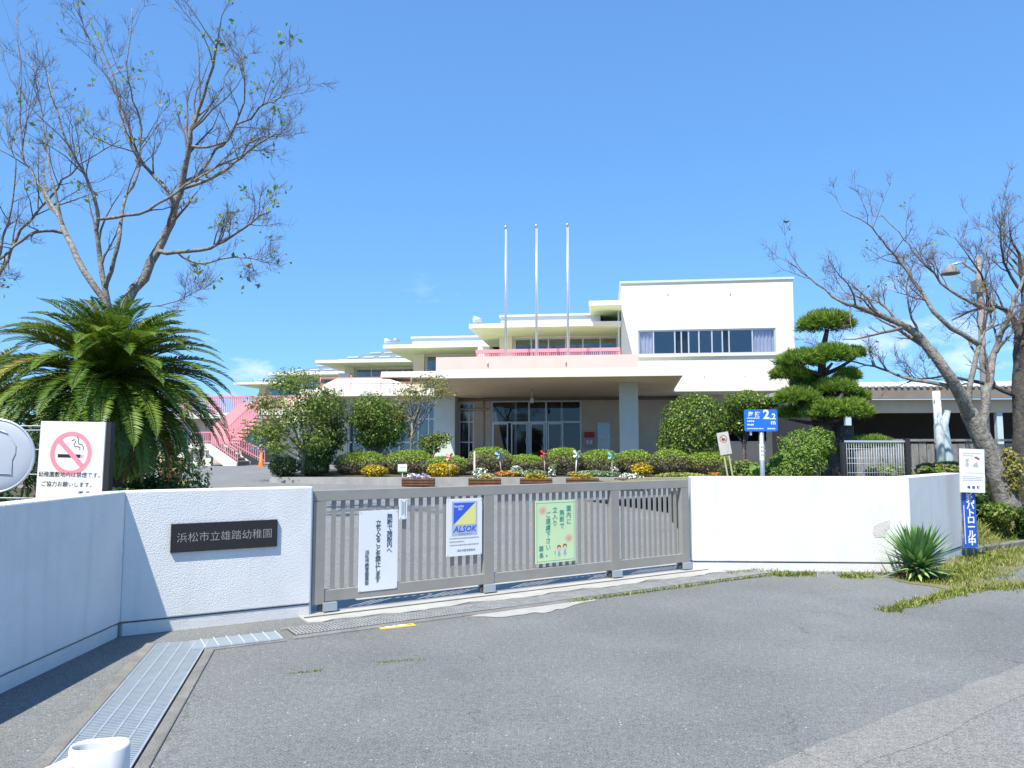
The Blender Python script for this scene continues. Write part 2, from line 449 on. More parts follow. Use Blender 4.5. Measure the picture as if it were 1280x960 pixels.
LEAF = dict(
    azalea=leafmat('azalea_leaves', [(0, (0.14, 0.105, 0.085)), (0.40, (0.15, 0.13, 0.08)), (0.5, (0.10, 0.17, 0.02)), (1, (0.25, 0.34, 0.04))]),
    camellia=leafmat('camellia_leaves', [(0, (0.025, 0.06, 0.012)), (0.5, (0.07, 0.13, 0.02)), (1, (0.22, 0.26, 0.05))], 0.35),
    garden=leafmat('garden_tree_leaves', [(0, (0.05, 0.09, 0.018)), (0.6, (0.115, 0.17, 0.03)), (1, (0.24, 0.25, 0.055))]),
    darktree=leafmat('dark_tree_leaves', [(0, (0.018, 0.05, 0.014)), (0.7, (0.05, 0.10, 0.02)), (1, (0.11, 0.15, 0.03))]),
    sparse=leafmat('yellowing_leaves', [(0, (0.09, 0.12, 0.03)), (0.6, (0.20, 0.20, 0.05)), (1, (0.28, 0.20, 0.07))]),
    cherry=leafmat('cherry_leaves', [(0, (0.05, 0.12, 0.02)), (0.6, (0.16, 0.24, 0.03)), (0.85, (0.28, 0.26, 0.04)), (1, (0.22, 0.11, 0.06))], transl=0.45),
    pine=leafmat('pine_needles', [(0, (0.05, 0.11, 0.014)), (0.6, (0.14, 0.23, 0.025)), (0.93, (0.24, 0.30, 0.045)), (1, (0.16, 0.10, 0.04))], transl=0.2),
    juniper=leafmat('juniper_leaves', [(0, (0.045, 0.10, 0.018)), (0.7, (0.12, 0.20, 0.028)), (1, (0.22, 0.28, 0.055))], transl=0.2),
    cycad=leafmat('cycad_leaflets', [(0, (0.045, 0.095, 0.012)), (0.6, (0.12, 0.185, 0.02)), (0.85, (0.22, 0.25, 0.03)), (0.95, (0.20, 0.15, 0.04)), (1, (0.16, 0.09, 0.04))], 0.4, 0.25),
    yucca=leafmat('yucca_blades', [(0, (0.045, 0.11, 0.04)), (0.7, (0.13, 0.24, 0.075)), (0.92, (0.25, 0.36, 0.10)), (1, (0.22, 0.17, 0.09))], 0.4, 0.15),
    grass=leafmat('grass_blades', [(0, (0.08, 0.13, 0.02)), (0.55, (0.19, 0.24, 0.035)), (1, (0.34, 0.29, 0.12))], 0.6, 0.3),
    yflower=leafmat('yellow_petals', [(0, (0.07, 0.12, 0.02)), (0.33, (0.11, 0.16, 0.02)), (0.40, (0.36, 0.22, 0.01)), (1, (0.52, 0.36, 0.012))], 0.6, 0.3),
    wflower=leafmat('white_petals', [(0, (0.07, 0.14, 0.03)), (0.45, (0.10, 0.17, 0.05)), (0.5, (0.78, 0.78, 0.74)), (1, (0.80, 0.80, 0.80))], 0.6, 0.2),
    pflower=leafmat('purple_white_petals', [(0, (0.07, 0.14, 0.03)), (0.4, (0.22, 0.12, 0.35)), (0.6, (0.75, 0.75, 0.75)), (1, (0.80, 0.80, 0.80))], 0.6, 0.2),
    oflower=leafmat('orange_petals', [(0, (0.06, 0.12, 0.02)), (0.55, (0.10, 0.15, 0.03)), (0.6, (0.62, 0.12, 0.03)), (1, (0.75, 0.22, 0.04))], 0.6, 0.2),
    herb=leafmat('grey_green_herb', [(0, (0.06, 0.11, 0.05)), (0.7, (0.14, 0.20, 0.09)), (1, (0.30, 0.32, 0.22))], 0.7, 0.2),
)


# ------------------------------------------------------------------ foliage builders
def unit(v):
    return v / (np.linalg.norm(v, axis=1, keepdims=True) + 1e-9)

def leaf_mesh(name, P, N, size, mat_, aspect=0.55, rnd=None, sizevar=0.4):
    """Folded diamond leaves at P, lying across N (mixed with random)."""
    n = len(P)
    t = unit(np.cross(N, rng.normal(size=(n, 3))))          # leaf axis
    b = np.cross(N, t)
    s = size * (1 + sizevar * rng.uniform(-1, 1, (n, 1)))
    fold = N * s * 0.12
    v0 = P - t * s * 0.5; v1 = P + b * s * aspect * 0.5 + fold; v2 = P + t * s * 0.5; v3 = P - b * s * aspect * 0.5 + fold
    V = np.stack([v0, v1, v2, v3], 1).reshape(-1, 3)
    F = np.arange(4 * n).reshape(n, 4)
    if rnd is None: rnd = rng.random(n)
    return mesh_np(name, V, F, mat_, rnd)

def lobes_points(lobes, n, inner=0.28, bumps=0.0, clip_z=None):
    """Points spread through the outer shell of several ellipsoids."""
    vol = np.array([l[3] * l[4] + l[4] * l[5] + l[3] * l[5] for l in lobes]); w = vol / vol.sum()
    idx = rng.choice(len(lobes), n, p=w)
    Lb = np.array(lobes)[idx]
    d = unit(rng.normal(size=(n, 3)))
    r = 1 - np.abs(rng.normal(size=(n, 1))) * inner
    r = np.clip(r, 0.05, 1.12)
    if bumps:
        r = r * (1 + bumps * np.sin(d[:, :1] * 7 + idx[:, None]) * np.cos(d[:, 1:2] * 6 + 1.3 * idx[:, None]) + bumps * .7 * np.sin(d[:, 2:3] * 9 + d[:, :1] * 5))
    P = Lb[:, :3] + d * r * Lb[:, 3:6]
    Nn = unit(d / Lb[:, 3:6])
    if clip_z is not None:
        k = P[:, 2] > clip_z; P = P[k]; Nn = Nn[k]; d = d[k]
    return P, Nn, d

def crown(name, lobes, n, size, mat_, parent, inner=0.28, bumps=0.06, up=0.25, jit=0.75, aspect=0.6, clip_z=None, shade=0.0):
    P, Nn, d = lobes_points(lobes, n, inner, bumps, clip_z)
    N = unit(Nn + rng.normal(size=P.shape) * jit + np.array([0, 0, up]))
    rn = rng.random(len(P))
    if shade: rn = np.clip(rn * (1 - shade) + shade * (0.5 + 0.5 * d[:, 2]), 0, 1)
    return link(name, leaf_mesh(name, P, N, size, mat_, aspect, rn), parent)

def frond_leaf_arrays(base, az, el, length, droop, pairs, lw, ll):
    """One pinnate frond: returns rachis points and leaflet quads."""
    n = 14
    pts = []; p = np.array(base, float); e = el
    for i in range(n + 1):
        pts.append(p.copy())
        st = length / n
        p = p + st * np.array([math.cos(e) * math.cos(az), math.cos(e) * math.sin(az), math.sin(e)])
        e -= droop / n * (0.5 + 1.0 * i / n)
    pts = np.array(pts)
    ts = np.linspace(0.10, 0.99, pairs)
    seg = np.minimum((ts * n).astype(int), n - 1); f = (ts * n - seg)[:, None]
    C = pts[seg] * (1 - f) + pts[seg + 1] * f
    T = unit(pts[seg + 1] - pts[seg])
    S = unit(np.cross(T, np.tile([0, 0, 1.0], (pairs, 1)) + 1e-6))
    U = np.cross(S, T)
    prof = np.sin(np.clip(ts * 0.93 + 0.10, 0, 1) * math.pi) ** 0.6
    Vs = []
    for sgn in (-1, 1):
        D = unit(S * sgn * 0.85 + T * 0.52 + U * 0.32 + rng.normal(size=C.shape) * 0.05)
        Lh = (ll * prof * (1 + 0.1 * rng.uniform(-1, 1, pairs)))[:, None]
        tip = C + D * Lh - np.array([0, 0, 1]) * Lh * 0.10
        mid = C + D * Lh * 0.45
        W = T * lw * 0.5
        Vs.append(np.stack([C, mid - W, tip, mid + W], 1))
    return pts, np.concatenate(Vs).reshape(-1, 3)

def cycad(name, label, base, height, nf, length, seed, group=None):
    global rng
    keep = rng; rng = np.random.default_rng(seed)
    t = thing(name, label, 'cycad', base, group=group)
    top = np.array([0, 0, height])
    tr = MB(); zz = np.linspace(-0.3, height, 9)
    tr.tube([(0.03 * math.sin(z * 3), 0.03 * math.cos(z * 2), z) for z in zz], [0.20 + 0.02 * math.sin(9 * z) for z in zz], 10)
    tr.build('trunk', M['barkdark'], t)
    Vall = []; Rn = []; ra = MB()
    g = 2.399963
    for i in range(nf):
        k = i / nf
        el = R(82) - k * R(158) + rng.normal() * R(7)
        az = i * g + rng.normal() * 0.12
        ln = length * (0.72 + 0.33 * min(1, k * 2.2)) * (1 + rng.normal() * 0.05)
        if k > 0.5: ln *= 1 - 0.62 * (k - 0.5)
        dr = R(62) + rng.uniform(0, R(34)) - (R(20) if k > 0.7 else 0)
        pts, V = frond_leaf_arrays(top + np.array([0.06 * math.cos(az), 0.06 * math.sin(az), -0.12 * k]), az, el, ln, dr, 62, 0.026, 0.20)
        Vall.append(V)
        m = len(V) // 4
        tone = rng.uniform(0.0, 0.62) if k < 0.72 else (rng.uniform(0.1, 0.8) if rng.random() < 0.6 else rng.uniform(0.86, 1.0))
        if rng.random() < 0.06: tone = 0.9
        Rn.append(np.clip(tone + rng.normal(size=m) * 0.08, 0, 1))
        ra.tube(pts[::2], list(np.linspace(0.014, 0.004, len(pts[::2]))), 4, False)
    V = np.concatenate(Vall); n4 = len(V) // 4
    link('fronds', mesh_np('fronds', V, np.arange(4 * n4).reshape(-1, 4), LEAF['cycad'], np.concatenate(Rn)), t)
    ra.build('frond_stalks', mat('frond_stalk', (0.12, 0.13, 0.03), 0.6), t)
    cn = MB(); cn.lathe([(0.0, 0.30), (0.05, 0.27), (0.09, 0.15), (0.08, 0.0)], 10, (0, 0, height - 0.02))
    cn.build('crown_bud', mat('bud_felt', (0.40, 0.20, 0.07), 0.9), t)
    rng = keep
    return t

def grow(limbs, seed, levels=3, child=(5, 6, 5), ang=(35, 60), shrink=0.52, upbias=0.25, minr=0.004, twig_len=1.0, hang=0.0):
    """Adds side branches to hand-placed limbs [(points, r0, r1)]. Returns tubes and twig tips."""
    rd = random.Random(seed)
    tubes = []; tips = []
    def smooth(pts):
        if len(pts) < 3: return pts
        out = []; n = len(pts)
        for i in range(n - 1):                     # Catmull-Rom, with a little irregularity
            p0 = pts[max(i - 1, 0)]; p1 = pts[i]; p2 = pts[i + 1]; p3 = pts[min(i + 2, n - 1)]; l = (p2 - p1).length
            for k in range(4):
                t = k / 4
                q = 0.5 * ((2 * p1) + (p2 - p0) * t + (2 * p0 - 5 * p1 + 4 * p2 - p3) * t * t + (3 * p1 - p0 - 3 * p2 + p3) * t ** 3)
                if k: q = q + Vector((rd.gauss(0, 1), rd.gauss(0, 1), rd.gauss(0, 1))) * l * 0.018
                out.append(q)
        out.append(pts[-1])
        return out
    def branch(start, d, length, r, lev):
        n = 5 if lev < 3 else 3
        pts = [start]; p = start.copy(); dd = d.normalized()
        for i in range(n):
            dd = (dd + Vector((rd.gauss(0, .17), rd.gauss(0, .17), rd.gauss(0, .15) + upbias * 0.22 - hang * 0.1))).normalized()
            p = p + dd * (length / n); pts.append(p.copy())
        rr = [max(minr * 0.6, r * (1 - 0.82 * i / n)) for i in range(n + 1)]
        tubes.append((pts, rr, lev)); tips.append((p, dd, lev))
        if lev < levels: spawn(pts, rr, length, lev + 1)
    def spawn(pts, rr, length, lev):
        k = child[min(lev - 1, len(child) - 1)]
        k = max(1, int(round(k * rd.uniform(0.7, 1.3))))
        for i in range(k):
            t = rd.uniform(0.22, 0.98) * (len(pts) - 1)
            a = min(int(t), len(pts) - 2); s = pts[a].lerp(pts[a + 1], t - a)
            d = (pts[a + 1] - pts[a]).normalized()
            ax = d.cross(Vector((rd.gauss(0, 1), rd.gauss(0, 1), rd.gauss(0, 1)))).normalized()
            nd = Matrix.Rotation(R(rd.uniform(*ang)), 3, ax) @ d
            nd = (nd + Vector((0, 0, upbias))).normalized()
            r0 = (rr[a] * (1 - (t - a)) + rr[a + 1] * (t - a))
            branch(s, nd, max(0.18, length * shrink * rd.uniform(0.6, 1.15)) * (twig_len if lev >= 2 else 1), max(minr, r0 * 0.55), lev)
    for pts, r0, r1 in limbs:
        pts = smooth([Vector(p) for p in pts]); n = len(pts) - 1
        rr = [r1 + (r0 - r1) * (1 - i / n) ** (1.45 if r0 < 0.16 else 1.0) for i in range(n + 1)]
        tubes.append((pts, rr, 0)); length = sum((pts[i + 1] - pts[i]).length for i in range(n))
        tips.append((pts[-1], (pts[-1] - pts[-2]).normalized(), 1))
        if r0 < 0.16: spawn(pts, rr, length, 1)
    return tubes, tips

def tree_parts(t, tubes, matbig, mattwig):
    big = MB(); tw = MB()
    for pts, rr, lev in tubes:
        (big if lev == 0 else tw).tube(pts, rr, (9, 5, 4, 3, 3)[lev], lev == 0)
    big.build('trunk', matbig, t); tw.build('branches', mattwig, t)

def tip_leaves(t, tips, prob, per, spread, size, mat_, seed, name='leaves'):
    global rng
    keep = rng; rng = np.random.default_rng(seed)
    P = []
    for p, d, lev in tips:
        if rng.random() < prob:
            for _ in range(int(rng.integers(per[0], per[1] + 1))):
                P.append(np.array(p) + rng.normal(size=3) * spread)
    P = np.array(P)
    N = unit(rng.normal(size=P.shape) + np.array([0, 0, 0.5]))
    o = link(name, leaf_mesh(name, P, N, size, mat_, 0.5), t)
    rng = keep
    return o


# ------------------------------------------------------------------ lettering and print
def text_mesh(body, size, mat_, bold=0.0, align='CENTER', line=1.0, shear=0.0, sx=1.0, depth=0.0006):
    cu = bpy.data.curves.new('lettering', 'FONT')
    cu.body = body; cu.size = size; cu.align_x = align; cu.align_y = 'CENTER'; cu.space_line = line; cu.shear = shear
    cu.resolution_u = 2; cu.extrude = depth; cu.offset = bold * size
    o = bpy.data.objects.new('tmp_text', cu); COL.objects.link(o)
    bpy.context.view_layer.update()
    me = bpy.data.meshes.new_from_object(o.evaluated_get(bpy.context.evaluated_depsgraph_get()))
    bpy.data.objects.remove(o); bpy.data.curves.remove(cu)
    n = len(me.vertices); v = np.empty(n * 3, np.float32); me.vertices.foreach_get('co', v); v = v.reshape(-1, 3)
    me.vertices.foreach_set('co', np.stack([v[:, 0] * sx, -v[:, 2], v[:, 1]], 1).ravel()); me.update()
    me.materials.clear(); me.materials.append(mat_)
    return me

def text(body, size, x, z, mat_, parent, y=-0.004, vertical=False, **kw):
    if vertical: body = '\n'.join(body)
    return link('lettering', text_mesh(body, size, mat_, **kw), parent, (x, y, z))

def disc(cx, cz, r, n=24, sx=1.0):
    return [(cx + sx * r * math.cos(2 * math.pi * k / n), cz + r * math.sin(2 * math.pi * k / n)) for k in range(n)]

def rect(x0, x1, z0, z1):
    return [(x0, z0), (x1, z0), (x1, z1), (x0, z1)]

def dashes(parent, x0, x1, zs, h, mat_, seed, y=-0.0035, vertical=False):
    """Rows of printed characters too small to read."""
    rd = random.Random(seed); mb = MB()
    for z, frac in zs:
        x = x0
        while x < x0 + (x1 - x0) * frac:
            w = h * rd.uniform(0.35, 0.8)
            if vertical: mb.plate(rect(z - h / 2, z + h / 2, -x - w, -x), y, y + 0.0004)
            else: mb.plate(rect(x, x + w, z - h * rd.uniform(.3, .5), z + h * rd.uniform(.3, .5)), y, y + 0.0004)
            x += w + h * 0.28
    return mb.build('small_print', mat_, parent)


# ================================================================== THE SETTING
GA = R(32.6)                                   # heading of the gate line
G0 = Vector((-1.88, 7.27, 0))
GU = Vector((math.cos(GA), math.sin(GA), 0)); GN = Vector((-math.sin(GA), math.cos(GA), 0))
def gp(s, d, z=0.0): return G0 + GU * s + GN * d + Vector((0, 0, z))
def ground_h(x, y):
    d = (x - G0.x) * GN.x + (y - G0.y) * GN.y
    return min(0.80, 0.035 * max(0.0, d - 0.7))

def sheet(name, poly, z, mat_, parent=None):
    mb = MB(); mb.add([(p[0], p[1], z) for p in poly], [tuple(range(len(poly)))])
    return mb.build(name, mat_, parent)
def wobble(poly, amp, step, seed):
    rd = random.Random(seed); out = []
    for i in range(len(poly)):
        a = Vector(poly[i][:2]); b = Vector(poly[(i + 1) % len(poly)][:2]); n = max(1, int((b - a).length / step))
        for k in range(n):
            p = a.lerp(b, k / n); out.append((p.x + rd.gauss(0, amp), p.y + rd.gauss(0, amp)))
    return out

tag(sheet('ground', [(-900, -900), (900, -900), (900, 900), (-900, 900)], -0.05, M['turf']), kind='structure')
ap = [(-12, -8), (34, -8)] + [tuple(gp(40, 0.64)[:2]), tuple(gp(-12, 0.64)[:2])]
tag(sheet('asphalt_forecourt', ap, 0.0, M['apron']), 'grey worn asphalt forecourt in front of the gate', kind='structure')

# lighter old road along the near right corner, with its pale edge strip
e0 = Vector((-6.55, -1.86)); ed = (Vector((3.72, 5.67)) - Vector((1.25, 3.86))).normalized(); en = Vector((ed.y, -ed.x))
def ep(s, d): v = e0 + ed * s + en * d; return (v.x, v.y)
rd = random.Random(3)
edge_l = [ep(s * 0.35, rd.gauss(0, 0.012)) for s in range(0, 100)]
edge_m = [ep(s * 0.35, 0.30 + rd.gauss(0, 0.02)) for s in range(0, 100)]
tag(sheet('road', [ep(0, .12), ep(35, .12)] + [ep(35, 12), ep(0, 12)], 0.008, M['road']), kind='structure')
tag(sheet('road_edge_strip', edge_l + edge_m[::-1], 0.0098, M['roadedge']), kind='structure')

# driveway behind the gate, rising to the building
V = []; F = []
ss = np.linspace(-34, 46, 81); ds = np.concatenate([[0.62, 0.7, 1.2], np.linspace(2, 62, 49)])
for d in ds:
    for s in ss:
        p = gp(s, d); V.append((p.x, p.y, 0.006 + ground_h(p.x, p.y)))
for i in range(len(ds) - 1):
    for j in range(len(ss) - 1):
        a = i * len(ss) + j; F.append((a, a + 1, a + len(ss) + 1, a + len(ss)))
tag(link('driveway', mesh_np('driveway', V, F, M['drive'])), kind='structure')

def raised(name, poly, dz, mat_, kind='structure', noise=0.0, seed=1):
    """A raised bed following the slope, with a closed edge."""
    poly = wobble(poly, 0.0, 0.8, seed)
    top = [ground_h(*p) + dz for p in poly]
    cx = sum(p[0] for p in poly) / len(poly); cy = sum(p[1] for p in poly) / len(poly)
    n = len(poly); mb = MB()
    v = [(p[0], p[1], -0.1) for p in poly] + [(p[0], p[1], top[i]) for i, p in enumerate(poly)] + [(cx, cy, sum(top) / n + noise)]
    f = [(i, (i + 1) % n, n + (i + 1) % n, n + i) for i in range(n)] + [(n + i, n + (i + 1) % n, 2 * n) for i in range(n)]
    mb.add(v, f)
    return tag(mb.build(name, mat_), kind=kind)
raised('garden_bed', [(-17, 3), (-3.5, 3), (-3.5, 6.75), (-2.75, 7.3), (-3.6, 12.5), (-6.2, 16.5), (-9.2, 19.3), (-11, 20), (-18, 19)], 0.10, M['soil'])
raised('grass_verge', [(-18, 19), (-11, 20), (-9.0, 19.2), (-8.2, 20.2), (-9.2, 22.0), (-18, 23)], 0.13, M['turf'])
bed2 = MB(); bed2.prism([(2.65, 10.32), (5.0, 10.16), (6.5, 11.7), (8.2, 14.8), (8.0, 16.5), (3.2, 15.5)], -0.1, 0.72)
tag(bed2.build('garden_bed', M['soil']), kind='structure')

# bank beside the right-hand wall
KA = R(33.0); K0 = Vector((6.62, 11.56, 0)); KU = Vector((math.cos(KA), math.sin(KA), 0)); KN = Vector((-math.sin(KA), math.cos(KA), 0))
V = []; F = []
ss = np.linspace(-0.1, 14, 60); ds = np.linspace(0, 9, 46)
def bank_h(s, d):
    t = min(1, max(0, d / 1.25)); return 0.02 + 0.75 * t * t * (3 - 2 * t) + 0.04 * math.sin(s * 2.3 + d) * min(1, d)
for d in ds:
    for s in ss:
        p = K0 + KU * s + KN * d; V.append((p.x, p.y, bank_h(s, d) + 0.015 * rng.normal()))
for i in range(len(ds) - 1):
    for j in range(len(ss) - 1):
        a = i * len(ss) + j; F.append((a, a + 1, a + len(ss) + 1, a + len(ss)))
tag(link('bank', mesh_np('bank', V, F, M['turf'])), kind='structure')
kb = tag(MB().box(0, 10, -0.13, -0.01, -0.02, 0.075).build('kerb', M['edge'], None, K0, (0, 0, KA), bevel=0.015), kind='structure')
kb2 = tag(MB().box(-19, -14.9, 0, 0, 0, 0).build('verge_kerb', M['concrete']), kind='structure') if False else None
vk = MB()
for a, b in zip([(-13, 18.9), (-9.0, 19.1), (-8.1, 20.2), (-9.1, 22.0)], [(-9.0, 19.1), (-8.1, 20.2), (-9.1, 22.0), (-13, 23)]):
    vk.bar((a[0], a[1], ground_h(*a) + 0.08), (b[0], b[1], ground_h(*b) + 0.08), 0.14, 0.16)
tag(vk.build('verge_kerb', M['concrete']), kind='structure')


# ================================================================== WALLS
WA = R(30.0); C0 = Vector((-3.26, 6.47, 0)); WU = Vector((math.cos(WA), math.sin(WA), 0)); WN = Vector((-math.sin(WA), math.cos(WA), 0))
Gc = C0 + WU * 1.585
lw = thing('boundary_wall', 'white stucco boundary wall with a dark name plaque, left of the gate', 'wall')
fr_poly = [C0, Gc, Gc + WN * 0.18, Vector((-3.45, 6.60, 0))]
sd_poly = [Vector((-3.20, -1.0, 0)), C0, Vector((-3.45, 6.60, 0)), Vector((-3.39, -1.0, 0))]
MB().prism([p[:2] for p in fr_poly], 0.115, 1.20).build('front_section', M['stucco'], lw, bevel=0.012)
MB().prism([p[:2] for p in sd_poly], 0.115, 1.20).build('side_section', M['stucco'], lw, bevel=0.012)
MB().prism([(C0 + WN * .012 + WU * .02)[:2], (Gc + WN * .012 - WU * .004)[:2], (Gc + WN * .17 - WU * .004)[:2], (-3.44, 6.58)], -0.1, 0.103).build('plinth', M['plinth'], lw, bevel=0.006)
MB().prism([(-3.212, -1.0), (-3.272, 6.46), (-3.44, 6.57), (-3.38, -1.0)], -0.1, 0.103).build('plinth', M['plinth'], lw, bevel=0.006)

rw = thing('boundary_wall', 'white stucco boundary wall bending back behind the spiky yucca, right of the gate', 'wall')
r_out = [(2.33, 9.97), (5.08, 9.80), (6.74, 11.52)]; r_in = [(6.58, 11.67), (5.00, 10.04), (2.345, 10.20)]
MB().prism(r_out + r_in, 0.115, 1.20).build('wall_body', M['stucco'], rw, bevel=0.012)
MB().prism([(2.338, 9.985), (5.075, 9.813), (6.728, 11.52), (6.58, 11.65), (5.0, 10.03), (2.35, 10.19)], -0.1, 0.103).build('plinth', M['plinth'], rw, bevel=0.006)
p1 = Vector((4.70, 9.8235 - 0.003)); ang = math.atan2(9.80 - 9.97, 5.08 - 2.33)
pt = MB().plate([(0, 0), (0.13, 0.0), (0.14, 0.08), (0.19, 0.12), (0.20, 0.23), (0.13, 0.20), (0.05, 0.18), (-0.01, 0.13), (-0.03, 0.06)], -0.004, 0.004)
pt.build('chipped_patch', M['bare'], rw, (4.63, 9.8275, 0.44), (0, 0, ang))

pq = thing('name_plaque', 'long dark granite name plaque with engraved silver characters', 'plaque', C0 + WU * 0.36 + Vector((0, 0, 0.665)), WA)
MB().box(0, 0.90, -0.028, 0.002, 0, 0.245).build('slab', M['plaque'], pq, bevel=0.003)
text('浜松市立雄踏幼稚園', 0.090, 0.45, 0.118, M['silver'], pq, y=-0.0285, bold=-0.008)


# ================================================================== SLIDING GATE
gate = thing('sliding_gate', 'long taupe metal sliding gate of upright slats on rollers', 'gate', G0, GA)
MB().box(0.01, 4.98, 0.040, 0.100, 1.055, 1.16).build('top_rail', M['gate'], gate, bevel=0.005)
MB().box(0.01, 4.98, 0.040, 0.100, 0.105, 0.215).build('bottom_rail', M['gate'], gate, bevel=0.005)
post_me = MB().box(-0.06, 0.06, 0.032, 0.108, 0.09, 1.054).mesh('post', M['gate'])
for s in (0.072, 1.96, 3.74, 4.918): link('post', post_me, gate, (s, 0, 0))
slat_me = MB().box(-0.021, 0.021, 0.064, 0.076, 0.2155, 1.0545).mesh('slat', M['gate'])
for a, b in ((0.132, 1.90), (2.02, 3.68), (3.80, 4.858)):
    n = int(round((b - a) / 0.091)); w = (b - a) / n
    for i in range(n - 0):
        if i == 0: continue
        link('slat', slat_me, gate, (a + i * w, 0, 0))
    link('slat', slat_me, gate, (b - 0.03, 0, 0)) if False else None
ro = MB(); ro.tube([(0, 0.052, 0.045), (0, 0.088, 0.045)], 0.042, 14)
ro_me = ro.mesh('roller', M['gatedark'])
hs_me = MB().box(-0.05, 0.08, -0.005, 0.035, 0.025, 0.102).box(-0.05, 0.08, 0.105, 0.145, 0.025, 0.102).mesh('roller_housing', M['galv'])
for s in (0.13, 1.90, 3.69, 4.86):
    link('roller_housing', hs_me, gate, (s + 0.04, 0, 0)); link('roller', ro_me, gate, (s, 0, 0)); link('roller', ro_me, gate, (s + 0.09, 0, 0))
MB().box(0.0, 0.02, 0.0, 0.12, 0.0, 1.17).build('strike_strip', M['alum'], gate, (-0.018, 0.02, 0))

# threshold in front of and under the gate
sill_poly = [(-0.12, 0.60), (-0.12, -0.30)] + [(s, -0.34 + 0.045 * math.sin(s * 5.1) + 0.03 * math.sin(s * 13)) for s in np.arange(0.0, 5.2, 0.12)] + [(5.25, -0.36), (5.25, 0.60)]
sl = MB(); sl.prism([gp(s, d)[:2] for s, d in sill_poly[::-1]], -0.02, 0.012)
so = tag(sl.build('gate_threshold', M['sill']), 'pale concrete threshold under the sliding gate', kind='structure')
MB().box(-0.1, 5.15, 0.055, 0.085, 0.0, 0.020).build('guide_rail', M['steel'], so, G0, (0, 0, GA))
MB().box(-0.1, 5.15, -0.125, -0.105, 0.0, 0.019).build('guide_rail', M['gatedark'], so, G0, (0, 0, GA))

def drain(name, label, origin, ang, length, width, cat, lbars, pitch, panel, barmat):
    t = thing(name, label, cat, origin, ang)
    MB().box(0, length, 0, width, -0.30, 0.0045).build('channel', M['dark'], t)
    MB().box(-0.05, length + .05, -0.085, -0.002, -0.2, 0.013).build('concrete_edge', M['edge'], t, bevel=0.008)
    MB().box(-0.05, length + .05, width + 0.002, width + 0.075, -0.2, 0.012).build('concrete_edge', M['edge'], t, bevel=0.008)
    g = MB(); e = 0.006
    for i in range(lbars + 1):
        y = 0.012 + (width - 0.024) * i / lbars
        g.box(e, panel - e, y - 0.006, y + 0.006, 0.005, 0.0185)
    k = int((panel - 2 * e) / pitch)
    for i in range(k + 1):
        x = e + 0.005 + (panel - 2 * e - 0.01) * i / k
        g.box(x - 0.006, x + 0.006, 0.006, width - 0.006, 0.0055, 0.0165)
    me = g.mesh('grate_panel', barmat)
    for i in range(int(length / panel)):
        link('grate_panel', me, t, (i * panel, 0, 0), (0, 0, 0.0))
    return t
drain('drain_grating', 'narrow steel drain grating running along the front of the gate', gp(-0.35, -0.72), GA, 6.0, 0.28, 'drain', 4, 0.030, 1.0, mat('old_grating_steel', (0.42, 0.42, 0.41), 0.6, 0.2, 9, metal=0.1))
dv = (Vector((-2.06, 3.86, 0)) - Vector((-2.62, 6.15, 0))).normalized()
da = math.atan2(dv.y, dv.x)
drain('drain_grating', 'wide galvanised drain grating running along the left wall toward the viewer', Vector((-2.83, 6.20, 0)), da, 7.0, 0.40, 'drain', 4, 0.026, 1.0, M['galv'])
# ribbed cover plate beside the plaque wall
cv = thing('drain_cover', 'ribbed galvanised steel cover plate set in the ground below the plaque', 'cover', Vector((-2.46, 6.00, 0)), R(29))
MB().box(-0.03, 0.71, -0.03, 0.33, -0.1, 0.010).build('concrete_frame', M['edge'], cv, bevel=0.005)
sm = MB().box(0.003, 0.092, 0, 0.30, 0.0105, 0.018).mesh('plate_strip', mat('cover_steel', (0.30, 0.36, 0.40), 0.5, 0.08, 9, metal=0.2))
rm = MB().box(0.0935, 0.0995, 0, 0.30, 0.0105, 0.027).mesh('rib', M['galvlight'])
for i in range(7):
    link('plate_strip', sm, cv, (i * 0.097, 0, 0)); link('rib', rm, cv, (i * 0.097, 0, 0))
tag(sheet('mortar_patch', wobble([gp(1.15, -0.80)[:2], gp(1.5, -1.02)[:2], gp(2.0, -1.06)[:2], gp(2.75, -0.83)[:2], gp(2.75, -0.79)[:2]], 0.018, 0.09, 4), 0.0045, M['patch']), kind='structure')
# yellow sticker on the asphalt
st = thing('ground_sticker', 'yellow printed warning sticker stuck flat on the asphalt before the gate', 'sticker', (-1.13, 6.72, 0.0), R(27))
stm = MB(); stm.box(0, 0.32, 0, 0.16, 0.001, 0.006); stm.build('sheet', M['yellow'], st)
MB().prism([(0.10 + 0.05 * math.cos(a), 0.08 + 0.05 * math.sin(a)) for a in np.linspace(0, 6.0, 12)], 0.0065, 0.0072).box(0.17, 0.24, 0.03, 0.10, 0.0065, 0.0072).build('white_print', M['white'], st)
MB().box(0.19, 0.23, 0.045, 0.06, 0.0075, 0.008).box(0.10, 0.125, 0.05, 0.07, 0.0075, 0.008).build('red_print', M['red'], st)
MB().box(0.02, 0.06, 0.12, 0.13, 0.0065, 0.0072).box(0.26, 0.30, 0.05, 0.06, 0.0065, 0.0072).box(0.22, 0.27, 0.125, 0.135, 0.0065, 0.0072).build('black_print', M['ink'], st)


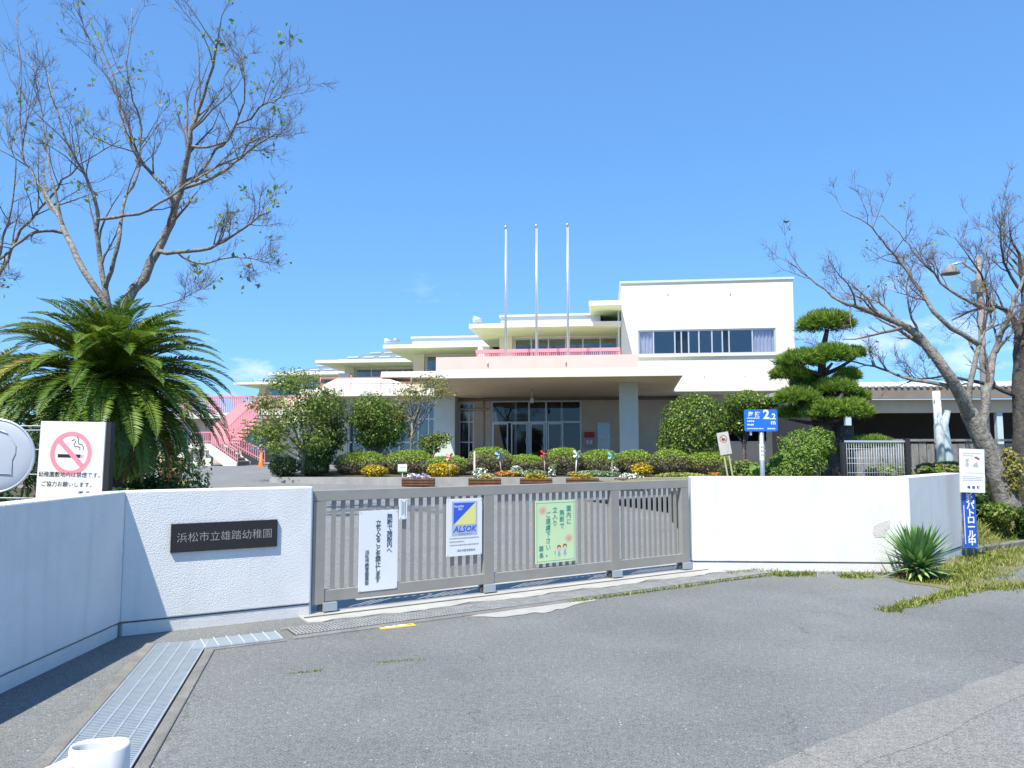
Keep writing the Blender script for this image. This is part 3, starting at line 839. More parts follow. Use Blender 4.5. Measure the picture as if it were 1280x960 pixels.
# ================================================================== SIGNS
def gsign(name, label, s0, s1, z0, z1, mat_=None, rot=0.0):
    t = thing(name, label, 'sign', gp((s0 + s1) / 2, 0.0405, (z0 + z1) / 2), GA)
    t.rotation_euler = (0, rot, GA)
    w = (s1 - s0) / 2; h = (z1 - z0) / 2
    MB().box(-w, w, -0.006, 0.004, -h, h).build('board', mat_ or M['white'], t, bevel=0.001)
    sc = MB()
    for x in (-w + .014, w - .014):
        for z in (-h + .014, h - .014): sc.tube([(x, -0.0065, z), (x, -0.0095, z)], 0.005, 8)
    sc.build('fixing_screws', M['alum'], t)
    return t, w, h
t, w, h = gsign('no_trespassing_sign', 'tall white gate sign with black vertical Japanese text', 0.475, 0.885, 0.165, 0.945)
text('無断で施設内へ', 0.062, 0.115, 0.155, M['ink'], t, y=-0.0075, vertical=True, line=0.90, bold=0.005)
text('立ち入ることを禁止します', 0.062, -0.005, -0.015, M['ink'], t, y=-0.0075, vertical=True, line=0.815, bold=0.005)
text('浜松市教育委員会', 0.047, -0.12, -0.165, M['ink'], t, y=-0.0075, vertical=True, line=0.90)
t, w, h = gsign('small_label', 'tiny white label on a gate slat beside the tall white sign', 0.90, 0.985, 0.845, 1.05)
dashes(t, -0.075, 0.075, [(0.022, 1.0), (0.004, 0.8), (-0.014, 0.9)], 0.010, M['greyink'], 5, y=-0.0075, vertical=True)
t, w, h = gsign('security_sign', 'white security company sign with blue and yellow square on the gate', 1.44, 1.87, 0.43, 1.03)
b = MB().plate(rect(-0.155, 0.155, -0.09, 0.27), -0.0068, -0.0062); b.build('grey_field', M['logogrey'], t)
MB().plate([(-0.135, 0.255), (-0.135, 0.03), (0.125, 0.255)], -0.0076, -0.007).build('blue_triangle', M['logoblue'], t)
MB().plate([(0.135, 0.255), (-0.130, 0.025), (0.135, 0.025)], -0.0076, -0.007).build('yellow_triangle', M['logoyellow'], t)
text('Security\n   On', 0.036, -0.072, 0.205, M['white'], t, y=-0.0084, line=0.85, bold=0.01)
text('ALSOK', 0.086, 0.0, -0.022, M['logoblue'], t, y=-0.0078, bold=0.018, shear=0.25, sx=1.02)
dashes(t, -0.07, 0.075, [(-0.072, 1.0)], 0.016, M['greyink'], 6, y=-0.0078)
dashes(t, -0.18, 0.17, [(-0.115, 1.0), (-0.15, 0.5), (-0.185, 1.0)], 0.015, M['greyink'], 7, y=-0.0072)
text('浜松市教育委員会', 0.028, 0.02, -0.245, M['greyink'], t, y=-0.0072)
t, w, h = gsign('children_notice', 'pale green notice with green text, pink flowers and two cartoon children', 2.57, 3.13, 0.265, 0.965, M['palegreen'], R(0.0))
fr_ = MB()
for q in ((-0.26, 0.26, 0.325, 0.329), (-0.26, 0.26, -0.329, -0.325), (-0.264, -0.26, -0.329, 0.329), (0.26, 0.264, -0.329, 0.329)): fr_.plate(rect(*q), -0.0068, -0.0062)
fr_.build('border_line', M['greenink'], t)
text('園内に', 0.072, 0.185, 0.175, M['greenink'], t, y=-0.0075, vertical=True, line=1.05, bold=0.006)
text('無断で', 0.072, 0.087, 0.130, M['greenink'], t, y=-0.0075, vertical=True, line=1.05, bold=0.006)
text('立入り', 0.072, -0.012, 0.165, M['greenink'], t, y=-0.0075, vertical=True, line=1.05, bold=0.006)
text('ご遠慮下さい。', 0.072, -0.108, -0.03, M['greenink'], t, y=-0.0075, vertical=True, line=1.02, bold=0.006)
text('園長', 0.064, -0.205, -0.225, M['greenink'], t, y=-0.0075, vertical=True, line=1.2, bold=0.006)
for cx, cz, r in ((-0.185, 0.245, 0.058), (0.185, -0.085, 0.058)):
    fl = MB(); fl.plate(disc(cx, cz, r * 0.33, 14), -0.0072, -0.0062)
    for k in range(16):
        a = 2 * math.pi * k / 16; c_, s_ = math.cos(a), math.sin(a); q = 0.0030
        fl.plate([(cx + c_ * r * .38 - s_ * q, cz + s_ * r * .38 + c_ * q), (cx + c_ * r * .38 + s_ * q, cz + s_ * r * .38 - c_ * q), (cx + c_ * r + s_ * q * .4, cz + s_ * r - c_ * q * .4), (cx + c_ * r - s_ * q * .4, cz + s_ * r + c_ * q * .4)][::-1], -0.0070, -0.0062)
    fl.build('printed_flower', M['flowerpink'], t)
kd = MB(); hr = MB(); bd = MB()
for cx, cz in ((0.045, -0.195), (0.128, -0.185)):
    hr.plate(disc(cx, cz + 0.010, 0.030, 18), -0.0066, -0.0062); kd.plate(disc(cx + 0.002, cz - 0.006, 0.025, 18), -0.0072, -0.0067)
    bd.plate([(cx - 0.022, cz - 0.085), (cx + 0.022, cz - 0.085), (cx + 0.011, cz - 0.030), (cx - 0.011, cz - 0.030)], -0.0072, -0.0062)
    kd.plate(rect(cx - 0.013, cx - 0.005, cz - 0.108, cz - 0.0855), -0.0072, -0.0062); kd.plate(rect(cx + 0.005, cx + 0.013, cz - 0.108, cz - 0.0855), -0.0072, -0.0062)
hr.build('printed_hair', M['brown'], t); kd.build('printed_faces', M['skin'], t); bd.build('printed_clothes', M['bluefoil'], t)
MB().plate([(-0.008, -0.20), (-0.022, -0.24), (-0.012, -0.28), (0.000, -0.24)][::-1], -0.0066, -0.0062).plate([(-0.012, -0.28), (-0.009, -0.28), (0.0, -0.315), (-0.004, -0.315)][::-1], -0.0066, -0.0062).build('printed_leaf', M['leafprint'], t)

# no-smoking board behind the left wall
ns = thing('no_smoking_sign', 'white no smoking board with faded red ring behind the left wall', 'sign', (-3.735, 6.42, 0), R(-2))
ns.rotation_euler = (0, R(1.2), R(-4))
MB().box(-0.285, 0.285, -0.008, 0.006, 1.02, 1.785).build('board', M['white'], ns, bevel=0.002)
MB().box(-0.03, 0.03, 0.008, 0.05, 0, 1.7).build('post', M['alum'], ns)
NS = -0.035
cx, cz, ro_, ri_ = 0.0, 1.555 + NS, 0.182, 0.145
ring = MB(); n = 48
v = []
for k in range(n):
    a = 2 * math.pi * k / n
    v += [(cx + ro_ * math.cos(a), -0.0095, cz + ro_ * math.sin(a)), (cx + ri_ * math.cos(a), -0.0095, cz + ri_ * math.sin(a))]
ring.add(v, [(2 * k, 2 * ((k + 1) % n), 2 * ((k + 1) % n) + 1, 2 * k + 1) for k in range(n)])
c45 = math.cos(R(45)); hw = 0.02
ring.plate([(cx - ri_ * c45 - hw * c45, cz + ri_ * c45 - hw * c45), (cx + ri_ * c45 - hw * c45, cz - ri_ * c45 - hw * c45), (cx + ri_ * c45 + hw * c45, cz - ri_ * c45 + hw * c45), (cx - ri_ * c45 + hw * c45, cz + ri_ * c45 + hw * c45)], -0.0105, -0.0098)
ring.build('prohibition_ring', M['signpink'], ns)
MB().plate(rect(-0.115, 0.085, 1.518 + NS, 1.546 + NS), -0.0092, -0.0082).build('cigarette', M['ink'], ns)
MB().plate(rect(0.09, 0.099, 1.518 + NS, 1.546 + NS), -0.0092, -0.0082).plate(rect(0.104, 0.112, 1.518 + NS, 1.546 + NS), -0.0092, -0.0082).build('cigarette_ash', M['signpink'], ns)
smk = MB()
smk.tube([(0.075, -0.008, 1.585 + NS), (0.075, -0.008, 1.605 + NS), (0.055, -0.008, 1.612 + NS), (0.03, -0.008, 1.612 + NS), (0.02, -0.008, 1.63 + NS), (0.035, -0.008, 1.65 + NS), (0.02, -0.008, 1.672 + NS), (0.0, -0.008, 1.66 + NS)], 0.0035, 5)
smk.tube([(0.105, -0.008, 1.585 + NS), (0.103, -0.008, 1.615 + NS), (0.085, -0.008, 1.632 + NS), (0.062, -0.008, 1.636 + NS), (0.055, -0.008, 1.655 + NS), (0.062, -0.008, 1.672 + NS), (0.045, -0.008, 1.69 + NS)], 0.0035, 5)
smk.build('smoke_curls', M['ink'], ns)
text('幼稚園敷地内は禁煙です。', 0.0475, 0.012, 1.338, M['ink'], ns, y=-0.0092, bold=0.0)
text('ご協力お願いします。', 0.0475, -0.008, 1.258, M['ink'], ns, y=-0.0092, bold=0.0)
text('園 長', 0.0475, 0.14, 1.182, M['ink'], ns, y=-0.0092)

# round traffic mirror seen from behind
mr_ = thing('traffic_mirror', 'round traffic mirror seen from its pale back beyond the left wall', 'mirror', (-4.10, 6.05, 0), R(8))
db = MB(); db.lathe([(0.0, 0.026), (0.12, 0.024), (0.22, 0.017), (0.265, 0.008), (0.285, 0.0)], 48)
db.build('back_shell', M['mirrorback'], mr_, (0, 0, 1.50), (R(90), 0, 0))
rm_ = MB(); rm_.tube([(0.288 * math.cos(a), 0, 0.288 * math.sin(a)) for a in np.linspace(0, 2 * math.pi, 49)], 0.010, 6, False)
rm_.build('rim', M['alum'], mr_, (0, 0, 1.50))
mf = MB(); mf.lathe([(0.0, -0.03), (0.15, -0.022), (0.28, -0.002)], 40); mf.build('mirror_face', M['steel'], mr_, (0, 0, 1.50), (R(90), 0, 0))
br = MB(); br.tube([(-0.02, -0.026, 1.36), (0.14, -0.026, 1.36), (0.14, -0.026, 1.47), (0.16, -0.024, 1.52), (0.16, -0.024, 1.58), (0.10, -0.026, 1.68), (0.0, -0.028, 1.72)], 0.004, 6); br.build('bracket', M['alum'], mr_)
MB().tube([(-0.36, 0.1, 0), (-0.36, 0.1, 1.9)], 0.04, 12).tube([(-0.36, 0.1, 1.5), (-0.05, -0.02, 1.5)], 0.02, 8).build('post', M['orange'], mr_)

# wire fence and dark post behind the left wall
wf = thing('wire_fence', 'dark posted wire fence behind the no smoking board', 'fence', (-3.70, 6.98, 0), R(172))
pm = MB().box(-0.045, 0.045, -0.03, 0.03, 0, 1.80).mesh('post', M['darkmetal'])
for x in (0, 1.6, 3.2): link('post', pm, wf, (x, 0, 0))
wm = MB().tube([(0, -0.03, 0), (3.2, -0.03, 0)], 0.006, 5).mesh('wire', M['galv'])
for z in (1.77, 1.73, 1.55, 1.32, 1.10, 0.85): link('wire', wm, wf, (0, 0, z))
bw = thing('fence_stay', 'dark slanting brace post beside the no smoking board', 'post', (-3.56, 6.98, 0)) if False else None

# blue sea-level sign
bs = thing('elevation_sign', 'blue sea level 2.2 m sign on a grey pole behind the right wall', 'sign', (3.915, 12.0, 0), R(-3))
q = MB(); hw, hh, rr = 0.258, 0.172, 0.03; pl = []
for cx, cz, a0 in ((hw - rr, hh - rr, 0), (-hw + rr, hh - rr, 90), (-hw + rr, -hh + rr, 180), (hw - rr, -hh + rr, 270)):
    pl += [(cx + rr * math.cos(R(a0 + k * 22.5)), cz + rr * math.sin(R(a0 + k * 22.5))) for k in range(5)]
q.plate(pl, -0.008, 0.004); q.build('board', M['signblue'], bs, (0, -0.04, 2.008))
MB().tube([(0.015, 0, 0), (0.015, 0, 2.1)], 0.038, 14).build('pole', M['steel'], bs)
MB().lathe([(0.0395, 0), (0.0395, 0.26)], 14, (0.015, 0, 1.38)).build('pole_label', M['white'], bs)
MB().box(-0.17, -0.14, -0.03, -0.01, 1.775, 1.86).build('bracket', M['alum'], bs)
text('海 抜', 0.085, -0.105, 2.10, M['white'], bs, y=-0.049, bold=0.02)
text('2', 0.20, 0.085, 2.095, M['white'], bs, y=-0.049, bold=0.03)
text('.2', 0.125, 0.185, 2.065, M['white'], bs, y=-0.049, bold=0.03)
text('m', 0.10, 0.19, 1.975, M['white'], bs, y=-0.049, bold=0.03)
dashes(bs, -0.215, -0.02, [(2.043, 1.0)], 0.022, M['white'], 8, y=-0.049)
dashes(bs, -0.21, -0.11, [(1.995, 1.0), (1.94, 1.0)], 0.030, M['white'], 9, y=-0.049)
dashes(bs, -0.215, 0.04, [(1.878, 1.0)], 0.020, M['white'], 10, y=-0.049)
dashes(bs, 0.10, 0.22, [(1.878, 1.0)], 0.026, M['white'], 11, y=-0.049)
dashes(bs, -0.008, 0.04, [(1.59, 1), (1.53, 1), (1.47, 1)], 0.03, M['greyink'], 12, y=-0.0405)
# small tilted no-parking sign
sp = thing('no_parking_sign', 'small tilted white sign with an orange prohibition ring on wooden stakes', 'sign', (3.66, 12.6, 0.70), R(-4))
sp.rotation_euler = (0, R(-9), R(-4))
MB().box(-0.095, 0.095, -0.008, 0.006, 0.78, 1.15).build('board', mat('old_sign_white', (0.62, 0.60, 0.55), 0.6, 0.1, 8), sp)
MB().box(-0.05, -0.025, 0.0065, 0.03, 0, 1.1).box(0.03, 0.055, 0.0065, 0.03, 0, 1.1).build('stakes', mat('stake_wood', (0.55, 0.50, 0.30), 0.8), sp)
rg = MB(); v = []; n = 28
for k in range(n):
    a = 2 * math.pi * k / n; v += [(0.063 * math.cos(a), -0.009, 1.04 + 0.063 * math.sin(a)), (0.05 * math.cos(a), -0.009, 1.04 + 0.05 * math.sin(a))]
rg.add(v, [(2 * k, 2 * ((k + 1) % n), 2 * ((k + 1) % n) + 1, 2 * k + 1) for k in range(n)])
rg.plate([(-0.045, 1.075), (0.035, 0.995), (0.045, 1.005), (-0.035, 1.085)], -0.0095, -0.009)
rg.build('prohibition_ring', mat('faded_orange', (0.55, 0.16, 0.08), 0.6), sp)
MB().plate(disc(0, 1.03, 0.022, 12, 1.5), -0.0088, -0.0082).build('pictogram', M['ink'], sp)
# patrol banner and notice at the end of the right wall
pb = thing('patrol_banner', 'narrow blue vertical patrol banner board at the end of the right wall', 'sign', (6.50, 10.92, 0), R(4))
MB().box(-0.10, 0.095, -0.008, 0.006, 0.17, 1.30).build('board', M['patrolblue'], pb)
MB().tube([(-0.06, 0.02, 0), (-0.06, 0.02, 1.3)], 0.013, 8).tube([(0.05, 0.02, 0), (0.05, 0.02, 1.3)], 0.013, 8).build('stakes', M['steel'], pb)
text('防犯パトロール中', 0.122, 0.015, 0.60, M['white'], pb, y=-0.0092, vertical=True, line=0.82, bold=0.03)
dashes(pb, -0.76, -0.22, [(-0.083, 1.0)], 0.016, M['white'], 13, y=-0.0092, vertical=True)
wn = thing('white_notice', 'white notice board with a small dog drawing above the blue banner', 'sign', (6.495, 10.86, 0), R(6))
MB().box(-0.19, 0.185, -0.008, 0.006, 0.945, 1.56).build('board', M['white'], wn)
wn.rotation_euler = (0, R(2.0), R(6))
MB().tube([(0.0, 0.02, 1.0), (0.0, 0.02, 1.5)], 0.012, 8).build('stake', M['steel'], wn)
dashes(wn, -0.145, 0.12, [(1.495, 1.0), (1.462, 0.6)], 0.017, M['greyink'], 14, y=-0.0092)
dashes(wn, -0.15, 0.15, [(1.165, 1.0), (1.14, 0.9), (1.115, 1.0)], 0.014, M['greyink'], 15, y=-0.0092)
dashes(wn, -0.11, 0.15, [(1.22, 1.0)], 0.012, M['bluefoil'], 16, y=-0.0092)
text('雄  踏  町', 0.046, 0.01, 1.015, M['ink'], wn, y=-0.0092, bold=0.02)
MB().plate(disc(-0.08, 1.335, 0.035, 14, 0.75), -0.0092, -0.0082).plate(disc(-0.08, 1.395, 0.024, 12), -0.0092, -0.0082).plate([(-0.105, 1.40), (-0.093, 1.40), (-0.098, 1.445)], -0.0092, -0.0082).plate([(-0.068, 1.40), (-0.056, 1.40), (-0.060, 1.445)], -0.0092, -0.0082).plate([(0.0, 1.31), (0.09, 1.30), (0.075, 1.375), (0.05, 1.37), (0.01, 1.335)], -0.0092, -0.0082).build('printed_animals', mat('light_grey_ink', (0.50, 0.50, 0.48), 0.6), wn)
MB().plate([(0.02, 1.445), (0.06, 1.455), (0.11, 1.43), (0.11, 1.405), (0.08, 1.41), (0.04, 1.432)][::-1], -0.0092, -0.0082).build('printed_hand', M['brown'], wn)

# white plastic stand in the near left corner
ws = thing('plastic_stand', 'white plastic barrier stand with an oval socket, bottom left corner', 'barrier stand', (-1.15, 2.20, 0), R(12))
sk = MB(); n = 28
def oval(rx, ry, z): return [(rx * math.cos(2 * math.pi * k / n) + (0.03 if math.cos(2 * math.pi * k / n) > 0 else -0.03), ry * math.sin(2 * math.pi * k / n), z) for k in range(n)]
rings = [oval(0.055, 0.055, 0.0), oval(0.050, 0.050, 0.3), oval(0.048, 0.048, 0.66), oval(0.048, 0.048, 0.722), oval(0.044, 0.044, 0.732), oval(0.040, 0.040, 0.731), oval(0.038, 0.038, 0.72), oval(0.036, 0.036, 0.40)]
v = [p for r_ in rings for p in r_]
f = [(i * n + k, i * n + (k + 1) % n, (i + 1) * n + (k + 1) % n, (i + 1) * n + k) for i in range(len(rings) - 1) for k in range(n)]
sk.add(v, f, True); sk.add(rings[-1], [tuple(range(n))])
sk.build('socket_post', M['plastic'], ws)
arm = MB(); arm.tube([(-0.05, -0.01, 0.685), (-0.11, -0.05, 0.665), (-0.20, -0.12, 0.61), (-0.40, -0.25, 0.45)], [0.030, 0.034, 0.036, 0.036], 12)
arm.build('side_arm', M['plastic'], ws)
MB().prism([(0.26 * math.cos(a), 0.20 * math.sin(a)) for a in np.linspace(0, 2 * math.pi, 21)[:-1]], 0.0, 0.05).build('base', M['plastic'], ws, bevel=0.015)


# ================================================================== THE BUILDING
BO = Vector((0, 36, 0)); BA = R(-7)
def bpoint(u, v, z=0.0):
    return Vector((BO.x + u * math.cos(BA) - v * math.sin(BA), BO.y + u * math.sin(BA) + v * math.cos(BA), z))

def window(parent, u0, u1, z0, z1, v, cols, rows=(), name='window', fm='alum', gm='glass', fw=0.05, opened=()):
    """A framed window in the plane v: frame, mullions, one pane object per light."""
    fr = MB()
    for a in (u0, u1 - fw): fr.box(a, a + fw, v - 0.04, v + 0.04, z0, z1)
    for a in (z0, z1 - fw): fr.box(u0 + fw, u1 - fw, v - 0.04, v + 0.04, a, a + fw)
    us = [u0 + fw] + [c for c in cols] + [u1 - fw]; zs = [z0 + fw] + [r_ for r_ in rows] + [z1 - fw]
    for c in cols: fr.box(c - fw / 2, c + fw / 2, v - 0.035, v + 0.035, z0 + fw, z1 - fw)
    for r_ in rows:
        for i in range(len(us) - 1):
            fr.box(us[i] + (fw / 2 if i else 0), us[i + 1] - (fw / 2 if i < len(us) - 2 else 0), v - 0.03, v + 0.03, r_ - fw / 2, r_ + fw / 2)
    f = fr.build(name, M[fm], parent)
    for i in range(len(us) - 1):
        for j in range(len(zs) - 1):
            a0 = us[i] + (fw / 2 if i else 0); a1 = us[i + 1] - (fw / 2 if i < len(us) - 2 else 0)
            b0 = zs[j] + (fw / 2 if j else 0); b1 = zs[j + 1] - (fw / 2 if j < len(zs) - 2 else 0)
            MB().box(a0, a1, v - 0.004, v + 0.004, b0, b1).build('pane', M['glassdark' if any(o[0] < (a0 + a1) / 2 < o[1] for o in opened) else gm], f)
    return f

def curtain(parent, u0, u1, z0, z1, v, seed):
    rd = random.Random(seed); n = int((u1 - u0) / 0.03); mb = MB(); b = []
    for i in range(n + 1):
        x = u0 + (u1 - u0) * i / n; y = v + 0.045 * math.sin(i * 1.15 + rd.random() * 0.5)
        b += [(x, y, z0), (x, y, z1)]
    mb.add(b, [(2 * i, 2 * i + 2, 2 * i + 3, 2 * i + 1) for i in range(n)], True)
    return mb.build('curtain', M['curtain'], parent)

# ---- two-storey wing on the right
wing = thing('building_wing', 'tall cream two storey wing with a long ribbon window, right of the entrance', 'building', BO, BA)
U0, U1, ZT = 5.18, 13.0, 9.36
holes(MB(), U0, U1, 4.78, ZT, 0, 0.28, [(5.95, 12.18, 5.96, 7.12)]).build('front_wall', M['wingwhite'], wing)
MB().box(U0, U0 + 0.25, 0.281, 14, 4.78, ZT - .004).build('side_wall', M['wingwhite'], wing)
MB().box(U1 - 0.25, U1, 0.281, 14, 0.3, ZT - .004).build('side_wall', M['wingwhite'], wing)
MB().box(U0 + .25, U1 - .25, 13.7, 13.99, 0.3, ZT - .006).build('rear_wall', M['cream'], wing)
MB().box(U0 + .255, U1 - .255, 0.285, 13.69, 9.0, 9.2).build('roof', M['roofedge'], wing)
MB().box(U0 - 0.06, U1 + 0.06, -0.07, 0.33, ZT + .001, ZT + 0.10).box(U0 - 0.06, U0 + .3, 0.331, 14, ZT + .001, ZT + .099).box(U1 - .3, U1 + 0.06, 0.331, 14, ZT + .001, ZT + .099).build('parapet_cap', M['roofedge'], wing)
MB().box(U0 - 0.02, U1 + 0.12, -0.14, 2.6, 4.22, 4.775).build('floor_slab', M['wingwhite'], wing)
MB().box(5.83, 12.30, -0.10, 0.10, 5.84, 5.955).build('window_sill', M['wingwhite'], wing, bevel=0.01)
win = window(wing, 5.955, 12.175, 5.962, 7.115, 0.10, [6.66, 7.64, 7.94, 8.27, 8.74, 9.33, 9.80, 10.10, 11.15], (), fw=0.06, opened=((7.66, 7.92), (7.96, 8.25), (9.82, 10.08)))
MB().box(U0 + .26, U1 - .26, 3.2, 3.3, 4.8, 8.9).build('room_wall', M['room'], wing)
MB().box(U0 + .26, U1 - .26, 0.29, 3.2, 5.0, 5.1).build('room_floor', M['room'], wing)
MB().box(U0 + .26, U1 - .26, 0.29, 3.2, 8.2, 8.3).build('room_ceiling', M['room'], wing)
curtain(wing, 5.97, 6.66, 5.97, 7.10, 0.20, 1); curtain(wing, 11.2, 12.16, 5.97, 7.10, 0.20, 2)
dk = MB().box(7.67, 7.91, 0.26, 0.30, 5.97, 7.10).build('shade_panel', M['roomdark'], wing); MB().box(7.97, 8.24, 0.26, 0.30, 5.97, 7.10).build('shade_panel', M['roomdark'], wing); MB().box(9.83, 10.07, 0.26, 0.30, 5.97, 7.10).build('shade_panel', M['roomdark'], wing)  # near-black panels: the shade inside the opened window sections, put into colour
holes(MB(), 8.0, U1, 0.3, 4.215, 2.45, 2.6, [(9.2, 12.2, 1.9, 3.6)]).build('ground_floor_wall', M['beige'], wing)
window(wing, 9.205, 12.195, 1.905, 3.595, 2.52, [10.2, 11.2], (2.9,), gm='glassdark')
MB().box(8.2, 12.8, 4.5, 4.6, 0.4, 4.2).build('room_wall', M['roomdark'], wing)
sc_me = MB().tube([(0, 0, 0), (0, 0, 0.16)], 0.022, 8).mesh('scupper', M['alum'])
for u, z in ((7.35, 8.75), (10.2, 8.70), (8.95, 4.85), (10.75, 4.85)): link('scupper', sc_me, wing, (u, -0.03, z))
MB().tube([(5.05, -0.06, 4.8), (5.05, -0.06, 8.2)], 0.045, 10).build('downpipe', M['plastic'], wing)
# tall eave joining the wing to the classrooms
MB().box(3.70, U0 - 0.003, -1.5, 9.0, 8.06, 8.28).build('eave_slab', M['wingwhite'], wing)
MB().box(3.76, U0 - 0.006, -1.44, 8.9, 8.045, 8.059).build('soffit_lining', M['soffit'], wing)

# ---- entrance block with its deep canopy
ent = thing('entrance_block', 'entrance block with a deep pale pink canopy and glass doors', 'building', BO, BA)
can = MB(); can.prism([(-2.0, -7.5), (7.22, -7.5), (7.5, -0.145), (7.5, 3.0), (-3.95, 3.0), (-3.95, 0.9)], 4.25, 4.58)
cano = can.build('canopy_slab', M['wingwhite'], ent)
MB().prism([(-1.9, -7.42), (7.12, -7.42), (7.4, -.15), (7.4, 2.99), (-3.85, 2.99), (-3.85, 0.95)], 4.235, 4.2495).build('soffit_lining', mat('canopy_soffit', (0.84, 0.66, 0.43), 0.85, 0.08, 1.2, streak=0.1), cano)
pp = MB()
pp.box(-2.0, 5.62, -7.5, -7.32, 4.581, 5.06); pp.box(5.44, 5.62, -7.319, -0.15, 4.581, 5.058); pp.bar((-1.91, -7.319, 4.82), (-3.86, 0.95, 4.82), 0.18, 0.476)
pp.build('parapet', M['palepink'], ent)
for u in (0.0, 2.95): MB().tube([(u, -7.53, 4.70), (u, -7.53, 4.86)], 0.018, 6).build('scupper', M['alum'], ent)
MB().box(4.95, 5.69, -5.2, -4.5, 0.3, 4.234).build('pillar', M['pier'], ent, bevel=0.015)
MB().box(-4.25, -3.15, 2.0, 2.97, 0.3, 4.234).build('pillar', M['pier'], ent, bevel=0.015)
holes(MB(), -3.95, 8.0, 0.4, 4.234, 3.01, 3.2, [(-3.14, -2.36, 1.0, 3.95), (-1.46, 3.18, 1.0, 4.06), (3.98, 4.64, 1.35, 2.92)]).build('entrance_wall', M['beige'], ent)
MB().prism([(-3.9, -2.2), (7.4, -2.2), (7.4, 3.0), (-3.9, 3.0)], 0.3, 0.98).build('entrance_step', M['concrete'], ent)
dr = window(ent, -1.455, 3.175, 1.0, 4.055, 3.1, [0.50, 1.38], (2.95,), name='door_transom_frame', gm='glassdark', fw=0.07)
lf = MB()
for a, b in ((-1.38, -0.58), (-0.42, 0.43), (0.57, 1.31), (1.46, 2.25), (2.32, 3.10)):
    q = MB()
    for x in (a, b - 0.06): q.box(x, x + 0.06, 3.03, 3.058, 1.02, 2.90)
    for z in (1.02, 2.84): q.box(a + .06, b - .06, 3.03, 3.058, z, z + 0.06)
    if a < 2.3: dlf = q.build('door_leaf', M['alum'], ent); MB().box(b - 0.10, b - 0.075, 3.0, 3.025, 1.85, 2.15).build('handle', M['steel'], dlf)
window(ent, -3.135, -2.365, 1.0, 3.945, 3.1, [-2.62], (1.93, 2.98), gm='glassdark')
window(ent, 3.985, 4.635, 1.355, 2.915, 3.1, [], (2.2,), gm='glass')
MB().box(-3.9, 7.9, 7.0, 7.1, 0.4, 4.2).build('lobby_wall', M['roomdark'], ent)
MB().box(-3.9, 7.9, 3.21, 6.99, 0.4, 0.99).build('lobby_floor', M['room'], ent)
MB().box(2.0, 2.12, 5.2, 5.32, 0.99, 4.2).box(-0.5, -0.38, 5.2, 5.32, .99, 4.2).build('lobby_post', M['alum'], ent)
pip = MB(); pip.tube([(-1.85, 2.95, 4.1), (-1.85, 2.95, 1.0)], 0.035, 8); pip.tube([(-3.1, 2.9, 3.62), (-1.6, 2.9, 3.62)], 0.05, 8); pip.build('wall_pipes', M['beige'], ent)
MB().box(-3.95, 8.0, 2.80, 3.008, 4.05, 4.14).build('lintel_rail', M['shedbeam'], ent)
lp = thing('pendant_lamp', 'small hanging lamp under the entrance canopy', 'lamp', bpoint(1.15, -2.0, 3.62), BA)
lm_ = MB(); lm_.tube([(0, 0, 0.25), (0, 0, 0.61)], 0.02, 8); lm_.build('stem', M['alum'], lp)
MB().lathe([(0.0, 0.0), (0.07, 0.01), (0.09, 0.10), (0.07, 0.22), (0.03, 0.26)], 14).build('globe', M['plastic'], lp)
nb = thing('wall_notice', 'red topped notice box on the wall beside the entrance doors', 'notice box', bpoint(3.57, 3.0, 1.70), BA)
MB().box(-0.24, 0.24, -0.12, -0.002, 0, 0.45).build('box', mat('notice_grey', (0.50, 0.45, 0.43), 0.7), nb)
MB().box(-0.25, 0.25, -0.14, -0.002, 0.455, 0.74).build('red_top', M['red'], nb)
MB().box(-0.14, -0.03, -0.125, -0.121, 0.12, 0.32).box(0.03, 0.14, -0.125, -0.121, 0.12, 0.32).build('paper', M['white'], nb)

# pink terrace railing behind the canopy parapet
rl = thing('terrace_railing', 'pink terrace railing with closely set bars above the canopy', 'railing', bpoint(-1.6, -0.9, 4.6), BA)
MB().box(0, 6.70, -0.04, 0.04, 1.44, 1.60).build('top_rail', M['pink'], rl)
MB().box(0, 6.70, -0.03, 0.03, 0.55, 0.63).build('bottom_rail', M['pink'], rl)
bb = MB()
for i in range(72): bb.box(0.03 + i * 0.0935, 0.075 + i * 0.0935, -0.02, 0.02, 0.0, 1.438) if i % 9 == 0 else bb.box(0.03 + i * 0.0935, 0.07 + i * 0.0935, -0.02, 0.02, 0.632, 1.438)
tag(bb.build('balusters', M['pink'], rl), kind='stuff')

# flagpoles
for i, (px, nm) in enumerate(((632, 'leftmost'), (670, 'middle'), (709, 'rightmost'))):
    u = (0.08, 1.44, 2.81)[i]
    fp = thing('flagpole', nm + ' of the three slim steel flagpoles on the canopy roof', 'flagpole', bpoint(u, -3.0, 4.58), BA, 'flagpoles on the canopy roof')
    MB().tube([(0, 0, 0), (0, 0, 3.0), (0, 0, 6.72)], [0.055, 0.048, 0.032], 12).build('pole', M['steel'], fp)
    MB().lathe([(0.0, 0.17), (0.05, 0.15), (0.065, 0.085), (0.05, 0.02), (0.0, 0.0)], 12, (0, 0, 6.72)).build('finial', mat('gilt', (0.65, 0.55, 0.30), 0.35, metal=0.5), fp)
    MB().tube([(0.075, -0.02, 0.5), (0.05, -0.02, 6.7)], 0.008, 4).build('halyard', M['white'], fp)

